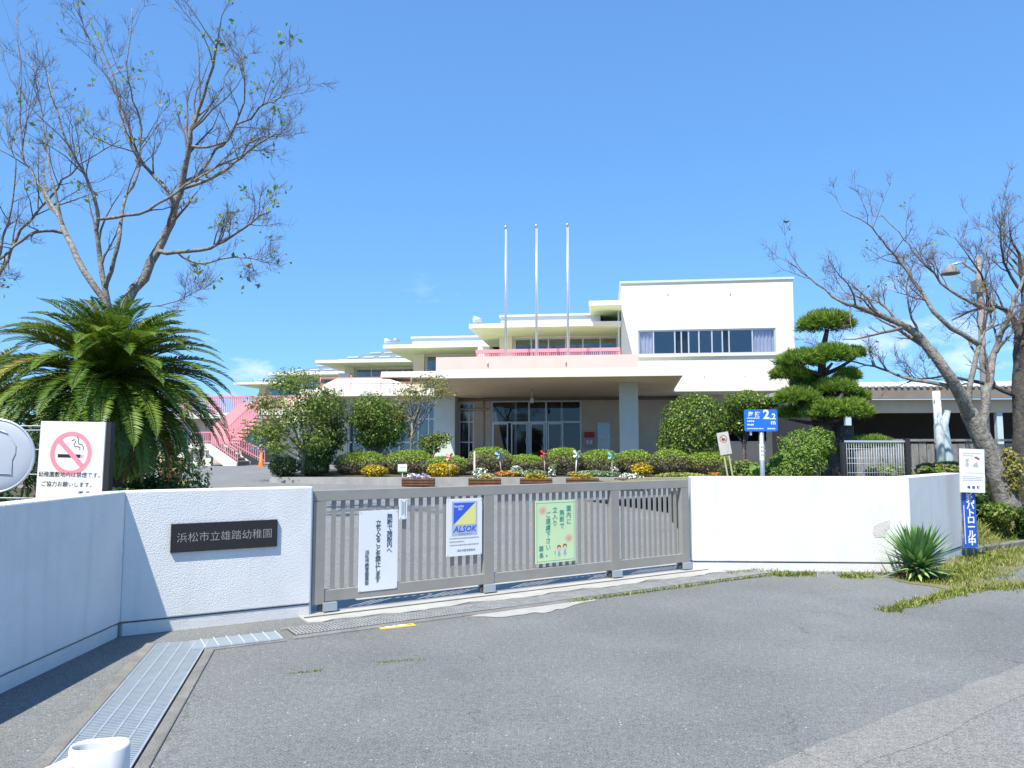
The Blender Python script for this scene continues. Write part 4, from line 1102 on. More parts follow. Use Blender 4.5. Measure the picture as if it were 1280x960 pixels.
# ---- stepped classrooms
ords = ['nearest, beside the wing', 'second from the wing', 'third, under a metal hip roof', 'fourth, just above the garden trees', 'farthest, above the pink stair']
for i, (du, dv_) in enumerate(((0, 0), (-6.15, 6.5), (-12.8, 13.2), (-19.5, 20.6), (-26.3, 28.4))):
    cl = thing('classroom_block', 'cream classroom block with a deep flat eave, ' + ords[i], 'building', bpoint(du, dv_), BA, 'stepped classroom blocks')
    wdt = 7.15 if i == 0 else 9.2
    MB().box(-2.0, -2.0 + wdt, -0.5, 8.4, 7.30, 7.50).build('eave_slab', M['wingwhite'], cl)
    MB().box(-1.9, -2.1 + wdt, -0.4, 8.3, 7.285, 7.299).build('soffit_lining', M['soffit'], cl)
    if i: MB().box(-1.0, -1.0 + wdt - 1.0, 2.9, 8.2, 0.4, 4.2).build('ground_floor', M['beige'], cl)
    MB().box(-2.2 if i else -1.9, -2.0 + wdt if i else 5.1, 0.2 if i else 3.3, 8.3, 4.22, 4.62).build('floor_slab', M['cream'], cl)
    ue = 5.1 if i == 0 else 6.6
    MB().box(-0.93, -0.27, 2.3, 3.0, 4.63, 7.283).build('pillar', M['cream'], cl)
    wl = holes(MB(), -0.265, ue, 4.63, 7.283, 2.5, 2.7, [(-0.2, ue - 0.05, 5.35, 7.22)]).build('upper_wall', M['cream'], cl)
    n = 6
    window(cl, -0.195, ue - 0.055, 5.355, 7.215, 2.6, [-0.2 + (ue + 0.15) * k / n for k in range(1, n)], (), fw=0.07)
    MB().box(-0.93, -0.70, 3.01, 8.2, 4.63, 7.283).build('side_wall', M['cream'], cl)
    MB().box(-0.69, ue, 6.3, 6.4, 4.63, 7.283).build('room_wall', M['room'], cl)
    if i < 2:
        MB().box(-0.68, ue - 0.9 if i == 0 else 7.0, 1.0, 7.5, 7.505, 8.05).build('clerestory', M['roofedge'], cl)
        MB().box(-0.75, ue - 0.8 if i == 0 else 7.1, 0.90, 7.6, 8.055, 8.15).build('roof_cap', M['plastic'], cl)
    else:
        rf = MB(); x0, x1, y0, y1, zr, rise = -0.5, 9.5, -0.1, 8.2, 7.56, 1.45
        rf.add([(x0, y0, zr), (x1, y0, zr), (x1, y1, zr), (x0, y1, zr), (x0 + 3.9, (y0 + y1) / 2, zr + rise), (x1 - 3.9, (y0 + y1) / 2, zr + rise)],
               [(0, 1, 5, 4), (1, 2, 5), (2, 3, 4, 5), (3, 0, 4), (3, 2, 1, 0)])
        ro2 = rf.build('roof', M['roofmetal'], cl)
        sg = MB()
        for row in (0.06, 0.36, 0.64):
            zz = zr + rise * row; yy = y0 + (y1 - y0) / 2 * row
            for k in range(9):
                xa = x0 + 3.9 * row + 0.3 + k * 1.12 * (1 - .25 * row)
                if xa < x1 - 3.9 * row - 1.0: sg.bar((xa, yy - 0.05, zz + 0.08), (xa + 0.75, yy - 0.05, zz + 0.10), 0.10, 0.08)
        sg.build('snow_guards', M['roofedge'], ro2)
        MB().box(x0 - 0.02, x1, y0 - 0.06, y0 + 0.04, zr - 0.056, zr + 0.02).build('gutter', M['roofedge'], cl)
    if i: MB().box(-1.6, 0.2, 0.3, 1.2, 4.63, 5.3).build('parapet', M['palepink'], cl)
    if i in (1, 2):
        MB().box(4.0 if i == 1 else -0.9, 4.62 if i == 1 else -0.1, -3.6 if i == 1 else 0.9, -3.0 if i == 1 else 1.5, 4.63, 6.85 if i == 1 else 6.75).build('vent_stack', M['plastic'], cl)

fl_me = None
for (u, v_, z, lab) in ((-1.6, -0.2, 7.5, 'small white floodlight on the eave corner above the pink railing'), (-7.9, 6.3, 7.5, 'pair of floodlights on the eave corner of the second classroom')):
    ft = thing('floodlight', lab, 'floodlight', bpoint(u, v_, z), BA)
    MB().box(-0.03, 0.03, -0.03, 0.03, 0, 0.16).build('stem', M['alum'], ft)
    hd = MB(); hd.tube([(0.14, 0, 0.22), (-0.12, -0.12, 0.24), (-0.20, -0.16, 0.24)], [0.09, 0.15, 0.15], 12); hd.build('head', M['plastic'], ft)
    if v_ > 0:
        h2 = MB(); h2.tube([(0.62, 0, 0.24), (0.42, -0.12, 0.26), (0.34, -0.16, 0.26)], [0.08, 0.14, 0.14], 12); h2.build('head', M['galv'], ft)

# ---- terrace wing left of the entrance
tw = thing('terrace_wing', 'low wing with a white terrace roof and glass doors, left of the entrance', 'building', BO, BA)
MB().box(-10.9, -3.98, 0.9, 6.0, 4.22, 4.56).build('terrace_slab', M['wingwhite'], tw)
fz = MB(); a, b, c, d = -10.4, -4.6, 1.3, 5.2
fz.add([(a, c, 4.562), (b, c, 4.562), (b, d, 4.562), (a, d, 4.562), (a + .7, c + 1.5, 5.28), (b - 2.4, c + 1.5, 5.28), (b - 2.4, d, 5.28), (a + .7, d, 5.28)], [(0, 1, 5, 4), (1, 2, 6, 5), (2, 3, 7, 6), (3, 0, 4, 7), (4, 5, 6, 7)])
fz.build('sloped_parapet', M['palepink'], tw)
rp = MB()
for z in (4.85, 5.15): rp.tube([(-9.9, 1.1, z), (-5.2, 1.1, z)], 0.022, 6)
for u in (-9.9, -8.3, -6.75, -5.2): rp.tube([(u, 1.1, 4.56), (u, 1.1, 5.3)], 0.025, 6)
rp.build('pipe_railing', M['pink'], tw)
MB().box(-7.2, -4.0, 2.6, 5.9, 5.30, 5.60).build('walkway_slab', M['wingwhite'], tw)
holes(MB(), -10.5, -4.26, 0.4, 4.215, 3.0, 3.2, [(-9.1, -4.4, 1.0, 4.08)]).build('front_wall', M['cream'], tw)
window(tw, -9.095, -4.405, 1.0, 4.075, 3.1, [-8.2, -7.25, -6.75, -6.3, -5.3, -4.75], (1.93, 3.14), gm='glass', fw=0.07)
MB().box(-10.4, -4.3, 6.2, 6.3, 0.4, 4.2).build('room_wall', M['room'], tw)
MB().box(-10.4, -4.3, 3.21, 6.19, 0.4, 0.97).build('room_floor', M['room'], tw)
MB().box(-11.9, -10.55, 0.95, 3.2, 0.4, 4.21).build('pillar', M['cream'], tw)
# long low block behind the stair
lb = thing('rear_block', 'beige low block with a pink railed deck behind the stair', 'building', bpoint(-20.5, 3.6), BA)
holes(MB(), 0, 9.5, 0.4, 3.2, 0, 0.2, [(1.2, 3.0, 0.8, 2.6), (5.2, 7.6, 0.8, 2.8)]).build('front_wall', M['beige'], lb)
window(lb, 1.205, 2.995, 0.805, 2.595, 0.1, [2.1], ()); window(lb, 5.205, 7.595, 0.805, 2.795, 0.1, [6.4], (1.6,))
MB().box(0.0, 9.5, 1.8, 1.9, 0.4, 3.2).build('room_wall', M['roomdark'], lb)
MB().box(-0.2, 9.6, -1.0, 4.0, 3.21, 3.5).build('deck_slab', M['wingwhite'], lb)
MB().box(-0.2, 9.6, -1.0, -0.92, 4.3, 4.4).build('top_rail', M['pink'], lb)
bb = MB()
for i in range(80): bb.box(-0.15 + i * 0.122, -0.10 + i * 0.122, -0.98, -0.94, 3.5, 4.298)
tag(bb.build('balusters', M['pink'], lb), kind='stuff')

# ---- outdoor stair with pink railings
stz = ground_h(-13.8, 35.0)
sr = thing('outdoor_stair', 'outdoor stair with pink railings and a white concrete lower flight', 'stair', (-13.8, 35.0, stz), R(-4))
wc = M['wingwhite']
MB().box(-1.0, -0.1, 0, 3.4, 0.72, 1.02).build('landing', wc, sr)
for y in (0.0, 1.45): MB().plate([(-0.098, 1.02), (1.22, 0.16), (1.22, -0.1), (0.75, -0.1), (-0.098, 0.55)][::-1], y, y + 0.14).build('stringer', wc, sr)
MB().plate([(-1.002, 1.02), (-1.9, 0.16), (-1.9, -0.1), (-1.7, -0.1), (-1.002, 0.6)], 0.0, 0.14).build('stringer', wc, sr)
tm = MB().box(0, 0.26, 0.145, 1.445, -0.05, 0).mesh('tread', M['concrete'])
for k in range(5): link('tread', tm, sr, (0.0 + k * 0.24, 0, 0.86 - k * 0.158))
for x in (-0.35, -0.95): MB().box(x, x + 0.25, 0.2, 0.45, -0.1, 0.718).build('column', wc, sr)
MB().box(-0.9, 1.0, 3.0, 3.1, -0.1, 0.7).build('back_wall', M['beige'], sr)
um = MB().box(0, 0.30, 1.75, 3.05, -0.05, 0).mesh('tread', M['concrete'])
for k in range(8): link('tread', um, sr, (-0.02 + k * 0.19, 0, 1.20 + k * 0.178))
for y in (1.65, 3.06): MB().plate([(-0.1, 0.98), (-0.1, 1.28), (1.45, 2.72), (1.45, 2.42)][::-1], y, y + 0.07).build('pink_stringer', M['pink'], sr)
MB().box(1.46, 5.2, 1.65, 3.2, 2.42, 2.66).build('upper_deck', wc, sr)
for x in (1.55, 3.4): MB().box(x, x + 0.12, 1.7, 1.82, -0.1, 2.418).build('deck_post', M['galv'], sr)
def railing(parent, a, b, y, hgt, n, panel=False):
    (xa, za), (xb, zb) = a, b
    MB().bar((xa, y, za + hgt), (xb, y, zb + hgt), 0.05, 0.06).build('handrail', M['pink'], parent)
    MB().bar((xa, y, za + 0.12), (xb, y, zb + 0.12), 0.03, 0.04).build('lower_rail', M['pink'], parent)
    q = MB()
    for i in range(n + 1):
        x = xa + (xb - xa) * i / n; z = za + (zb - za) * i / n
        q.box(x - 0.016, x + 0.016, y - 0.016, y + 0.016, z - 0.02, z + hgt - 0.02)
    tag(q.build('balusters', M['pink'], parent), kind='stuff')
railing(sr, (-1.0, 1.02), (-0.1, 1.02), 0.07, 0.52, 9); railing(sr, (-0.1, 1.02), (1.22, 0.18), 0.07, 0.52, 14); railing(sr, (0.1, 1.02), (1.9, 0.10), 1.55, 0.55, 16)
railing(sr, (-0.1, 1.15), (1.45, 2.6), 1.69, 0.6, 18); railing(sr, (1.46, 2.66), (5.2, 2.66), 1.69, 0.6, 40)
MB().plate([(-1.6, 1.0), (-0.2, 1.1), (1.3, 2.55), (1.3, 3.3), (-0.1, 3.1), (-1.6, 1.9)][::-1], 3.3, 3.38).build('pink_panel', M['pinkdeep'], sr)

# ---- planter wall and bed before the entrance
pw = thing('planter_wall', 'low grey concrete planter wall stained with shadows before the entrance', 'wall')
arc = [(-7.0 - 0.45 * math.sin(a), 23.55 - 0.45 * math.cos(a)) for a in np.linspace(0, math.pi / 2, 8)]
line_o = [(9.5, 23.0)] + [(-6.9, 23.1)] + arc + [(-7.45, 27.0)]
q = MB()
for i in range(len(line_o) - 1):
    a, b = Vector(line_o[i]), Vector(line_o[i + 1]); nn = Vector((-(b - a).y, (b - a).x)).normalized() * 0.17
    k = max(1, int((b - a).length / 1.5))
    za, zb = ground_h(*a), ground_h(*b)
    q.prism([a[:], b[:], (b - nn)[:], (a - nn)[:]], -0.1, 0.72)
q.build('concrete_wall', M['concrete'], pw)
gb = MB(); gb.add([(9.5, 23.16, 0.66), (9.5, 28.0, 0.86), (-7.3, 27.8, 0.84), (-7.3, 23.7, 0.69), (-6.9, 23.25, 0.66)], [(0, 1, 2, 3, 4)])
tag(gb.build('garden_bed', M['soil']), kind='structure')


# ================================================================== RIGHT-HAND YARD
# open shed
sh = thing('open_shed', 'low open sided shed with a pale roof behind the pine and cherry', 'shed', (9.4, 22.0, 0), R(-4))
MB().box(-0.6, 9.5, 0.2, 6.0, 3.40, 3.52).build('roof', M['rooflight'], sh)
MB().box(-0.6, 9.5, 0.0, 0.19, 3.02, 3.36).build('fascia', M['shedbeam'], sh)
co = MB()
for i in range(56): co.tube([(-0.5 + i * 0.18, -0.05, 3.385), (-0.5 + i * 0.18, 1.2, 3.385)], 0.05, 6)
tag(co.build('corrugated_eave', M['rooflight'], sh), kind='stuff')
MB().box(-0.6, 9.5, 0.3, 0.5, 2.62, 3.0).build('beam', M['beige'], sh)
for x in (0.35, 2.9, 4.6, 6.6, 9.2): MB().box(x, x + 0.16, 0.28, 0.44, 0.0, 2.618).build('column', M['paleblue'], sh)
MB().box(-0.6, 9.5, 4.6, 4.7, 0.0, 3.0).build('back_wall', M['roomdark'], sh)
MB().box(-0.6, -0.5, 0.6, 4.599, 0.0, 3.0).build('side_wall', M['roomdark'], sh)
# leaning pale pipes tied to the cut trunk
pv = thing('pale_post', 'pale blue painted post with a lopped limb, standing before the shed', 'post', (8.85, 15.6, 0.6))
MB().tube([(-0.06, 0, 0), (-0.09, 0, 1.2), (-0.12, 0, 2.15)], [0.085, 0.08, 0.075], 12).build('shaft', mat('post_white', (0.66, 0.71, 0.72), 0.7, 0.1, 3, streak=0.2), pv)
MB().tube([(0.10, 0.02, 0), (0.07, 0.02, 0.8), (0.02, 0.02, 1.45), (0.10, 0, 1.75)], [0.10, 0.10, 0.08, 0.055], 12).build('limb', M['paleblue'], pv)
# slatted grey fence
gf = thing('board_fence', 'weathered grey board fence under the cherry tree', 'fence', (5.9, 16.4, 0.5), R(-2))
bm_ = MB().box(0, 0.145, 0, 0.03, 0, 1.17).mesh('board', M['fencegrey'])
for i in range(46): link('board', bm_, gf, (i * 0.165, 0, 0.02 * ((i * 7) % 3)))
for z in (0.3, 0.9): MB().box(0, 7.6, 0.031, 0.08, z, z + 0.08).build('rail', M['fencegrey'], gf)
MB().box(-0.02, 7.62, -0.03, 0.10, 1.225, 1.275).build('cap_rail', M['fencegrey'], gf)
# steel mesh fence panel
mfn = thing('mesh_fence', 'small silver wire mesh fence panel behind the right wall', 'fence', (5.06, 11.6, 0), R(4))
wv = MB()
for i in range(24): wv.tube([(0.03 + i * 0.039, 0, 0.7), (0.03 + i * 0.039, 0, 1.66)], 0.0036, 4)
for z in (0.9, 1.12, 1.2, 1.34, 1.42, 1.56, 1.65): wv.tube([(0, 0.008, z), (0.95, 0.008, z)], 0.0045, 4)
tag(wv.build('wires', M['galv'], mfn), kind='stuff')
MB().box(0.95, 1.02, -0.035, 0.035, 0.5, 1.72).build('post', M['darkmetal'], mfn)
MB().box(-0.06, 0.0, -0.035, 0.035, 0.5, 1.66).build('post', M['darkmetal'], mfn)
MB().box(0.0, 0.95, -0.012, 0.012, 1.66, 1.69).build('top_rail', M['alum'], mfn)
# lamp pole
lpn = thing('street_lamp', 'grey pole with a conical street lamp among the right cherry branches', 'street lamp', (11.2, 18.0, 0))
MB().tube([(0, 0, 0), (0.02, 0, 3), (0.04, 0, 6.2)], [0.085, 0.08, 0.065], 12).build('pole', M['fencegrey'], lpn)
MB().tube([(0.03, 0, 5.75), (-0.35, 0, 6.05), (-0.62, 0, 5.98)], 0.028, 8).build('arm', M['galv'], lpn)
MB().lathe([(0.02, 0.12), (0.09, 0.08), (0.21, -0.10), (0.20, -0.12), (0.07, -0.02)], 16, (-0.64, 0, 5.88)).build('lamp_shade', M['fencegrey'], lpn)
MB().box(-0.10, 0.12, -0.12, 0.12, 5.3, 5.6).build('control_box', M['fencegrey'], lpn)


# ================================================================== TREES AND PLANTS
def PX(lst, Y0, jit, seed):
    rd = random.Random(seed); y = Y0; out = []
    for p in lst:
        out.append(at(p[0], p[1], y)); y += rd.gauss(0, jit)
    return out

# --- bare cherry on the left
lt = thing('cherry_tree', 'large nearly bare cherry tree rising behind the cycad on the left', 'tree')
A = []
base = Vector((-6.9, 13.0, 0.3)); fork = at(140, 420, 13.0)
A.append(([base, base.lerp(fork, .5) + Vector((0.1, 0, 0)), fork], 0.27, 0.21))
def limb(pts, Y, j, seed, r0, r1):
    P = PX(pts, Y, j, seed)
    if A:                                   # root the limb on the nearest point of what has already grown
        best = None
        for q, _, _ in A:
            for i in range(len(q) - 1):
                for k in range(6):
                    c = q[i].lerp(q[i + 1], k / 5)
                    d_ = (Vector((c.x, c.z)) - Vector((P[0].x, P[0].z))).length + 0.25 * abs(c.y - P[0].y)
                    if best is None or d_ < best[0]: best = (d_, c.copy())
        if best[0] < 1.3:
            sh_ = best[1].y - P[0].y
            P = [p + Vector((0, sh_ * max(0.0, 1 - 0.25 * i), 0)) for i, p in enumerate(P)]
            P[0] = best[1]
    A.append((P, r0, r1))
limb([(140, 422), (158, 378), (197, 313), (217, 267), (230, 217), (238, 173), (247, 140), (262, 95), (275, 50)], 13.0, .22, 1, 0.1066, .02)
limb([(197, 313), (235, 302), (280, 288), (315, 270), (338, 264)], 12.9, -.25, 2, 0.0413, .012)
limb([(213, 257), (196, 232), (178, 208), (161, 184), (150, 140), (140, 90), (112, 20)], 12.9, .3, 3, 0.0482, .012)
limb([(225, 225), (262, 202), (300, 180), (330, 168), (352, 166)], 12.8, .35, 4, 0.0344, .01)
limb([(238, 175), (275, 166), (300, 105), (296, 62)], 12.8, .25, 5, 0.0275, .01)
limb([(230, 217), (262, 180), (320, 128), (342, 124), (360, 108)], 13.1, .4, 6, 0.0310, .008)
limb([(140, 420), (125, 370), (118, 310), (119, 262), (108, 222), (85, 180), (68, 130), (60, 92)], 12.7, .3, 7, 0.0585, .010)
limb([(130, 400), (98, 322), (76, 272), (60, 247), (40, 215), (28, 190), (24, 100), (20, 22)], 13.2, .3, 8, 0.0619, .009)
limb([(119, 265), (167, 264), (217, 238), (262, 212), (295, 186), (325, 172)], 12.6, .2, 9, 0.0310, .01)
limb([(60, 277), (30, 284), (0, 312), (-30, 350)], 13.3, .2, 10, 0.0344, .02)
limb([(160, 372), (167, 320), (168, 262), (180, 215), (175, 150), (160, 100), (165, 10)], 13.6, .35, 11, 0.0413, .008)
limb([(190, 325), (230, 320), (275, 316), (310, 320), (328, 324)], 12.6, -.2, 12, 0.0241, .008)
limb([(85, 300), (65, 220), (55, 150), (40, 80)], 13.8, .4, 13, 0.0289, .008)
limb([(-40, 430), (-5, 350), (20, 300), (60, 250), (100, 205), (150, 175)], 14.6, .3, 14, 0.0550, .010)
limb([(-20, 380), (-10, 290), (10, 220), (0, 140)], 14.4, .3, 15, 0.0344, .008)
limb([(160, 380), (195, 366), (232, 355), (246, 352)], 12.2, -.2, 16, 0.0124, .006)
limb([(180, 215), (160, 150), (120, 60), (92, 5)], 13.6, -.3, 17, 0.0241, .008)
tubes, tips = grow(A, 21, 3, (12, 6, 4), (22, 55), 0.24, 0.18, 0.0032, 0.9)
tree_parts(lt, tubes, M['bark'], M['twig'])
tip_leaves(lt, tips, 0.017, (3, 8), 0.085, 0.095, LEAF['cherry'], 5)

# --- cherry on the right
rt = thing('cherry_tree', 'leaning cherry tree with sparse twigs behind the white notice board', 'tree')
A = []
limb([(1270, 680), (1262, 640), (1252, 610), (1240, 575), (1226, 545), (1210, 515)], 13.6, 0.0, 1, 0.2300, .142)
limb([(1212, 518), (1188, 472), (1152, 424), (1120, 402), (1080, 386), (1052, 377), (1012, 347), (985, 325)], 13.6, -.15, 2, 0.1187, .008)
limb([(1222, 545), (1229, 492), (1240, 442), (1258, 402), (1278, 352), (1290, 290)], 13.7, .2, 3, 0.0912, .02)
limb([(1205, 505), (1210, 452), (1222, 420), (1240, 400), (1232, 350), (1236, 300)], 13.9, .3, 4, 0.0547, .012)
limb([(1195, 480), (1142, 475), (1102, 461), (1060, 451), (1030, 440)], 13.3, -.2, 5, 0.0410, .008)
limb([(1236, 420), (1190, 396), (1155, 356), (1126, 322), (1108, 308), (1082, 278), (1050, 262)], 13.4, -.2, 6, 0.0501, .007)
limb([(1225, 385), (1190, 362), (1150, 322), (1125, 290), (1100, 268)], 13.8, -.25, 7, 0.0365, .007)
limb([(1120, 402), (1100, 378), (1060, 368), (1040, 340)], 13.3, .2, 8, 0.0273, .006)
limb([(1240, 440), (1262, 420), (1290, 380)], 13.9, .2, 9, 0.0410, .015)
limb([(1150, 424), (1130, 390), (1130, 350), (1150, 310)], 13.6, .3, 10, 0.0273, .006)
tubes, tips = grow(A, 33, 3, (10, 6, 4), (25, 60), 0.25, 0.22, 0.0032, 0.85)
tree_parts(rt, tubes, M['bark'], M['twig'])
tip_leaves(rt, tips, 0.012, (2, 5), 0.06, 0.07, LEAF['cherry'], 6)
rt2 = thing('cherry_tree', 'dark trunked cherry tree cut off by the right edge of the view', 'tree')
A = []
limb([(1290, 660), (1284, 600), (1279, 540), (1276, 470), (1276, 425)], 14.0, 0.0, 1, 0.2014, .12)
limb([(1276, 425), (1262, 393), (1243, 383), (1222, 386), (1190, 400)], 14.0, .15, 2, 0.0636, .012)
limb([(1276, 425), (1282, 380), (1275, 330), (1262, 285)], 14.0, .2, 3, 0.125, .012)
limb([(1277, 455), (1310, 380), (1340, 320)], 14.0, .2, 4, 0.1272, .02)
limb([(1243, 383), (1235, 350), (1215, 320), (1195, 295)], 14.1, .2, 5, 0.0318, .006)
limb([(1280, 400), (1255, 350), (1245, 310), (1250, 270)], 14.3, .2, 6, 0.0424, .008)
limb([(1276, 500), (1230, 478), (1180, 470), (1135, 478)], 13.9, .1, 7, 0.0530, .012)
tubes, tips = grow(A, 44, 3, (9, 6, 5), (25, 58), 0.36, 0.2, 0.0033, 0.85)
tree_parts(rt2, tubes, M['barkdark'], M['twig'])
tip_leaves(rt2, tips, 0.015, (2, 5), 0.06, 0.075, LEAF['cherry'], 8)

# --- cycads
cycad('cycad', 'large cycad with arching dark green fronds behind the left wall', (-5.32, 10.0, 0.25), 2.25, 250, 1.66, 3, 'cycads behind the left wall')
cycad('cycad', 'second cycad crowding in at the left edge behind the traffic mirror', (-7.6, 10.6, 0.3), 1.75, 130, 1.6, 4, 'cycads behind the left wall')

def shrub(name, label, cat, loc, lobes, n, size, lm, group=None, stems=5, inner=0.22, bumps=0.07, shade=0.0, aspect=0.6, jit=0.7, clip=0.02, up=0.25, sr_=0.02):
    t = thing(name, label, cat, loc, 0, group)
    crown('foliage', lobes, n, size, LEAF[lm], t, inner, bumps, up, jit, aspect, clip, shade)
    tw_ = MB(); rd = random.Random(n)
    for i in range(stems):
        l = lobes[i % len(lobes)]
        a = rd.uniform(0, 6.28)
        e = Vector((l[0] + l[3] * 0.6 * math.cos(a), l[1] + l[4] * 0.6 * math.sin(a), l[2] + l[5] * rd.uniform(0.0, 0.6)))
        tw_.tube([(0.06 * math.cos(a), 0.06 * math.sin(a), -0.1), (e.x * 0.5, e.y * 0.5, e.z * 0.55), e], [sr_, sr_ * .8, sr_ * .3], 5)
    tw_.build('stems', M['barkdark'], t)
    return t

# dense planting under the cycads
for i, (x, y, rx, rz_, lab) in enumerate(((-4.3, 8.3, 0.75, 0.55, 'low leafy shrub at the foot of the large cycad, nearest the wall'), (-6.4, 8.2, 1.0, 0.75, 'leafy shrub behind the wire fence on the left'), (-5.35, 11.3, 0.55, 0.5, 'dark low shrub behind the large cycad beside the driveway'), (-8.5, 8.4, 1.1, 1.0, 'tall leafy shrub at the far left behind the traffic mirror'), (-6.3, 12.3, 1.3, 1.1, 'dark shrub mass between the two cycads'))):
    shrub('shrub', lab, 'shrub', (x, y, ground_h(x, y) + 0.08), [(0, 0, rz_ * 0.8, rx, rx * .9, rz_), (rx * .5, 0.1, rz_ * .6, rx * .6, rx * .6, rz_ * .7)], 5200, 0.075, 'darktree' if i != 3 else 'camellia', 'shrubs under the cycads')

# --- clipped azaleas in the planter
az_px = [(452, 36, 27), (512, 34, 28), (560, 30, 24), (612, 30, 30), (655, 28, 26), (703, 28, 30), (750, 30, 31), (793, 26, 29), (838, 28, 29), (884, 32, 29)]
for i, (px, hw_, hh_) in enumerate(az_px):
    Y = 25.2 + 0.25 * math.sin(i * 2.1); p = at(px, 591, Y); k = Y / 950
    t = thing('azalea_bush', 'clipped azalea hedge mound, %s in the row counted from the left' % ('first second third fourth fifth sixth seventh eighth ninth tenth'.split()[i]), 'bush', (p.x, p.y, 0.76), 0, 'clipped azalea mounds in the planter')
    rx, rz_ = hw_ * k * 0.97, hh_ * k * (1.0 + 0.10 * math.sin(i * 2.7))
    lob = [(0, 0, rz_ * .42, rx, rx * .85, rz_ * .60), (rx * .35, .1, rz_ * .5, rx * .6, rx * .6, rz_ * .5), (-rx * .35, -.1, rz_ * .48, rx * .6, rx * .6, rz_ * .5)]
    P, Nn, d = lobes_points(lob, 6500, 0.14, 0.05, 0.0)
    N = unit(Nn + rng.normal(size=P.shape) * 0.75 + np.array([0, 0, .2]))
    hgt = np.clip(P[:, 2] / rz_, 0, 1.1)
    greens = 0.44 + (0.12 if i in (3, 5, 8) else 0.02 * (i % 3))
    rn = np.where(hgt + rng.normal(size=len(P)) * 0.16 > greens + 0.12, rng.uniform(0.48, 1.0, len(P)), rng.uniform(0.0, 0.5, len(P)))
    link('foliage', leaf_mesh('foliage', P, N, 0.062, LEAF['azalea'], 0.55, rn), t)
    tw_ = MB(); rd = random.Random(i)
    for q_ in range(26):
        a = rd.uniform(0, 6.28); rr = rd.uniform(.3, .95)
        tw_.tube([(0.1 * math.cos(a), 0.1 * math.sin(a), -0.05), (rx * rr * .7 * math.cos(a), rx * .8 * rr * .7 * math.sin(a), rz_ * .4), (rx * rr * math.cos(a), rx * .85 * rr * math.sin(a), rz_ * rd.uniform(.5, .9))], [.014, .01, .005], 4, False)
    tw_.build('stems', M['twig'], t)

# --- garden trees behind the planter wall
def garden_tree(name, label, px, Ybase, zb, trunk, lobes_px, n, size, lm, seed, tr=0.07, inner=.33, bumps=.12, tmat='bark', stemn=7, group='garden trees in the planter'):
    """lobes_px: (px, py, half-width px, half-height px, depth offset)."""
    b = at(px, 590, Ybase); t = thing(name, label, 'tree', (b.x, b.y, zb), 0, group)
    k = Ybase / 950; lob = []
    for (lx, ly, w_, h_, dy) in lobes_px:
        c = at(lx, ly, Ybase + dy); lob.append((c.x - b.x, c.y - b.y, c.z - zb, w_ * k, w_ * k * .95, h_ * k))
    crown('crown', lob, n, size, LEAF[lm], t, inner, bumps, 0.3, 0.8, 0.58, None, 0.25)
    m = MB(); rd = random.Random(seed)
    top = Vector((lob[0][0] * .5, lob[0][1] * .5, trunk))
    m.tube([(0, 0, -0.15), (0.04, 0.02, trunk * .5), top], [tr, tr * .85, tr * .7], 9)
    m.build('trunk', M[tmat], t)
    s = MB()
    for i in range(stemn * 2):
        l = lob[i % len(lob)]; e = Vector((l[0] + rd.gauss(0, l[3] * .45), l[1] + rd.gauss(0, l[4] * .45), l[2] + rd.uniform(-.2, .75) * l[5]))
        st_ = Vector((0.04, 0.02, trunk * rd.uniform(.45, 1.0)))
        s.tube([st_, st_.lerp(e, .5) + Vector((rd.gauss(0, .06), rd.gauss(0, .06), .06)), e], [tr * .5, tr * .3, tr * .1], 5, False)
    tag(s.build('branches', M[tmat], t), kind='stuff')
    return t
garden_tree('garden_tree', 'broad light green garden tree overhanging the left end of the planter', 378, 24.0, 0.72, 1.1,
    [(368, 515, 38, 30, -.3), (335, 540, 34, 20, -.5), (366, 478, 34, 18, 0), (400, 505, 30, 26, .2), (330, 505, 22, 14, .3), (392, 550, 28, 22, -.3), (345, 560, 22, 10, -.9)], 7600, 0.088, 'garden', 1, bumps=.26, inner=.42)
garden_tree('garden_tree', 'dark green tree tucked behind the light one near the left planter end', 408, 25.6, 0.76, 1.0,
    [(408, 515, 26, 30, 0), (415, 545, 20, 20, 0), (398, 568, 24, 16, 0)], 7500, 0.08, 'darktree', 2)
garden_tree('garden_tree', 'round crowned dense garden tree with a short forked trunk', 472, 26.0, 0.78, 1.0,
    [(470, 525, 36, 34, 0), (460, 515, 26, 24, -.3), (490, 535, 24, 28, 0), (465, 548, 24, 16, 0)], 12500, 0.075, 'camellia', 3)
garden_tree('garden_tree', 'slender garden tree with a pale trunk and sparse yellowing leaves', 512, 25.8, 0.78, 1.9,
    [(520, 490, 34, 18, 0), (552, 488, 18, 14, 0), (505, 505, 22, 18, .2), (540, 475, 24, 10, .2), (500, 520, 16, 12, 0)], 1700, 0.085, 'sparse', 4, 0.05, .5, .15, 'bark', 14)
shrub('shrub', 'small airy green shrub beside the pale trunk', 'shrub', at(538, 575, 25.9), [(0, 0, .55, .55, .5, .35), (.35, 0, .75, .4, .3, .2)], 1500, 0.085, 'garden', inner=.4, bumps=.15)
for px, lab in ((355, 'dark clipped dome at the left end of the planter'), (392, 'dark clipped dome under the light garden tree')):
    shrub('clipped_dome', lab, 'bush', Vector((at(px, 590, 24.3).x, 24.3, 0.70)), [(0, 0, .32, .5, .45, .36)], 4200, 0.05, 'darktree', 'dark clipped domes')
shrub('camellia_bush', 'big round glossy clipped bush in front of the cream wing', 'bush', Vector((at(868, 590, 26.2).x, 26.2, 0.78)),
      [(0, 0, 1.35, 1.22, 1.15, 1.38), (-.35, -.1, 1.0, 0.95, .95, 1.0), (.2, -.1, 1.75, 0.9, .9, .95)], 14000, 0.085, 'camellia', inner=.12, bumps=.03)
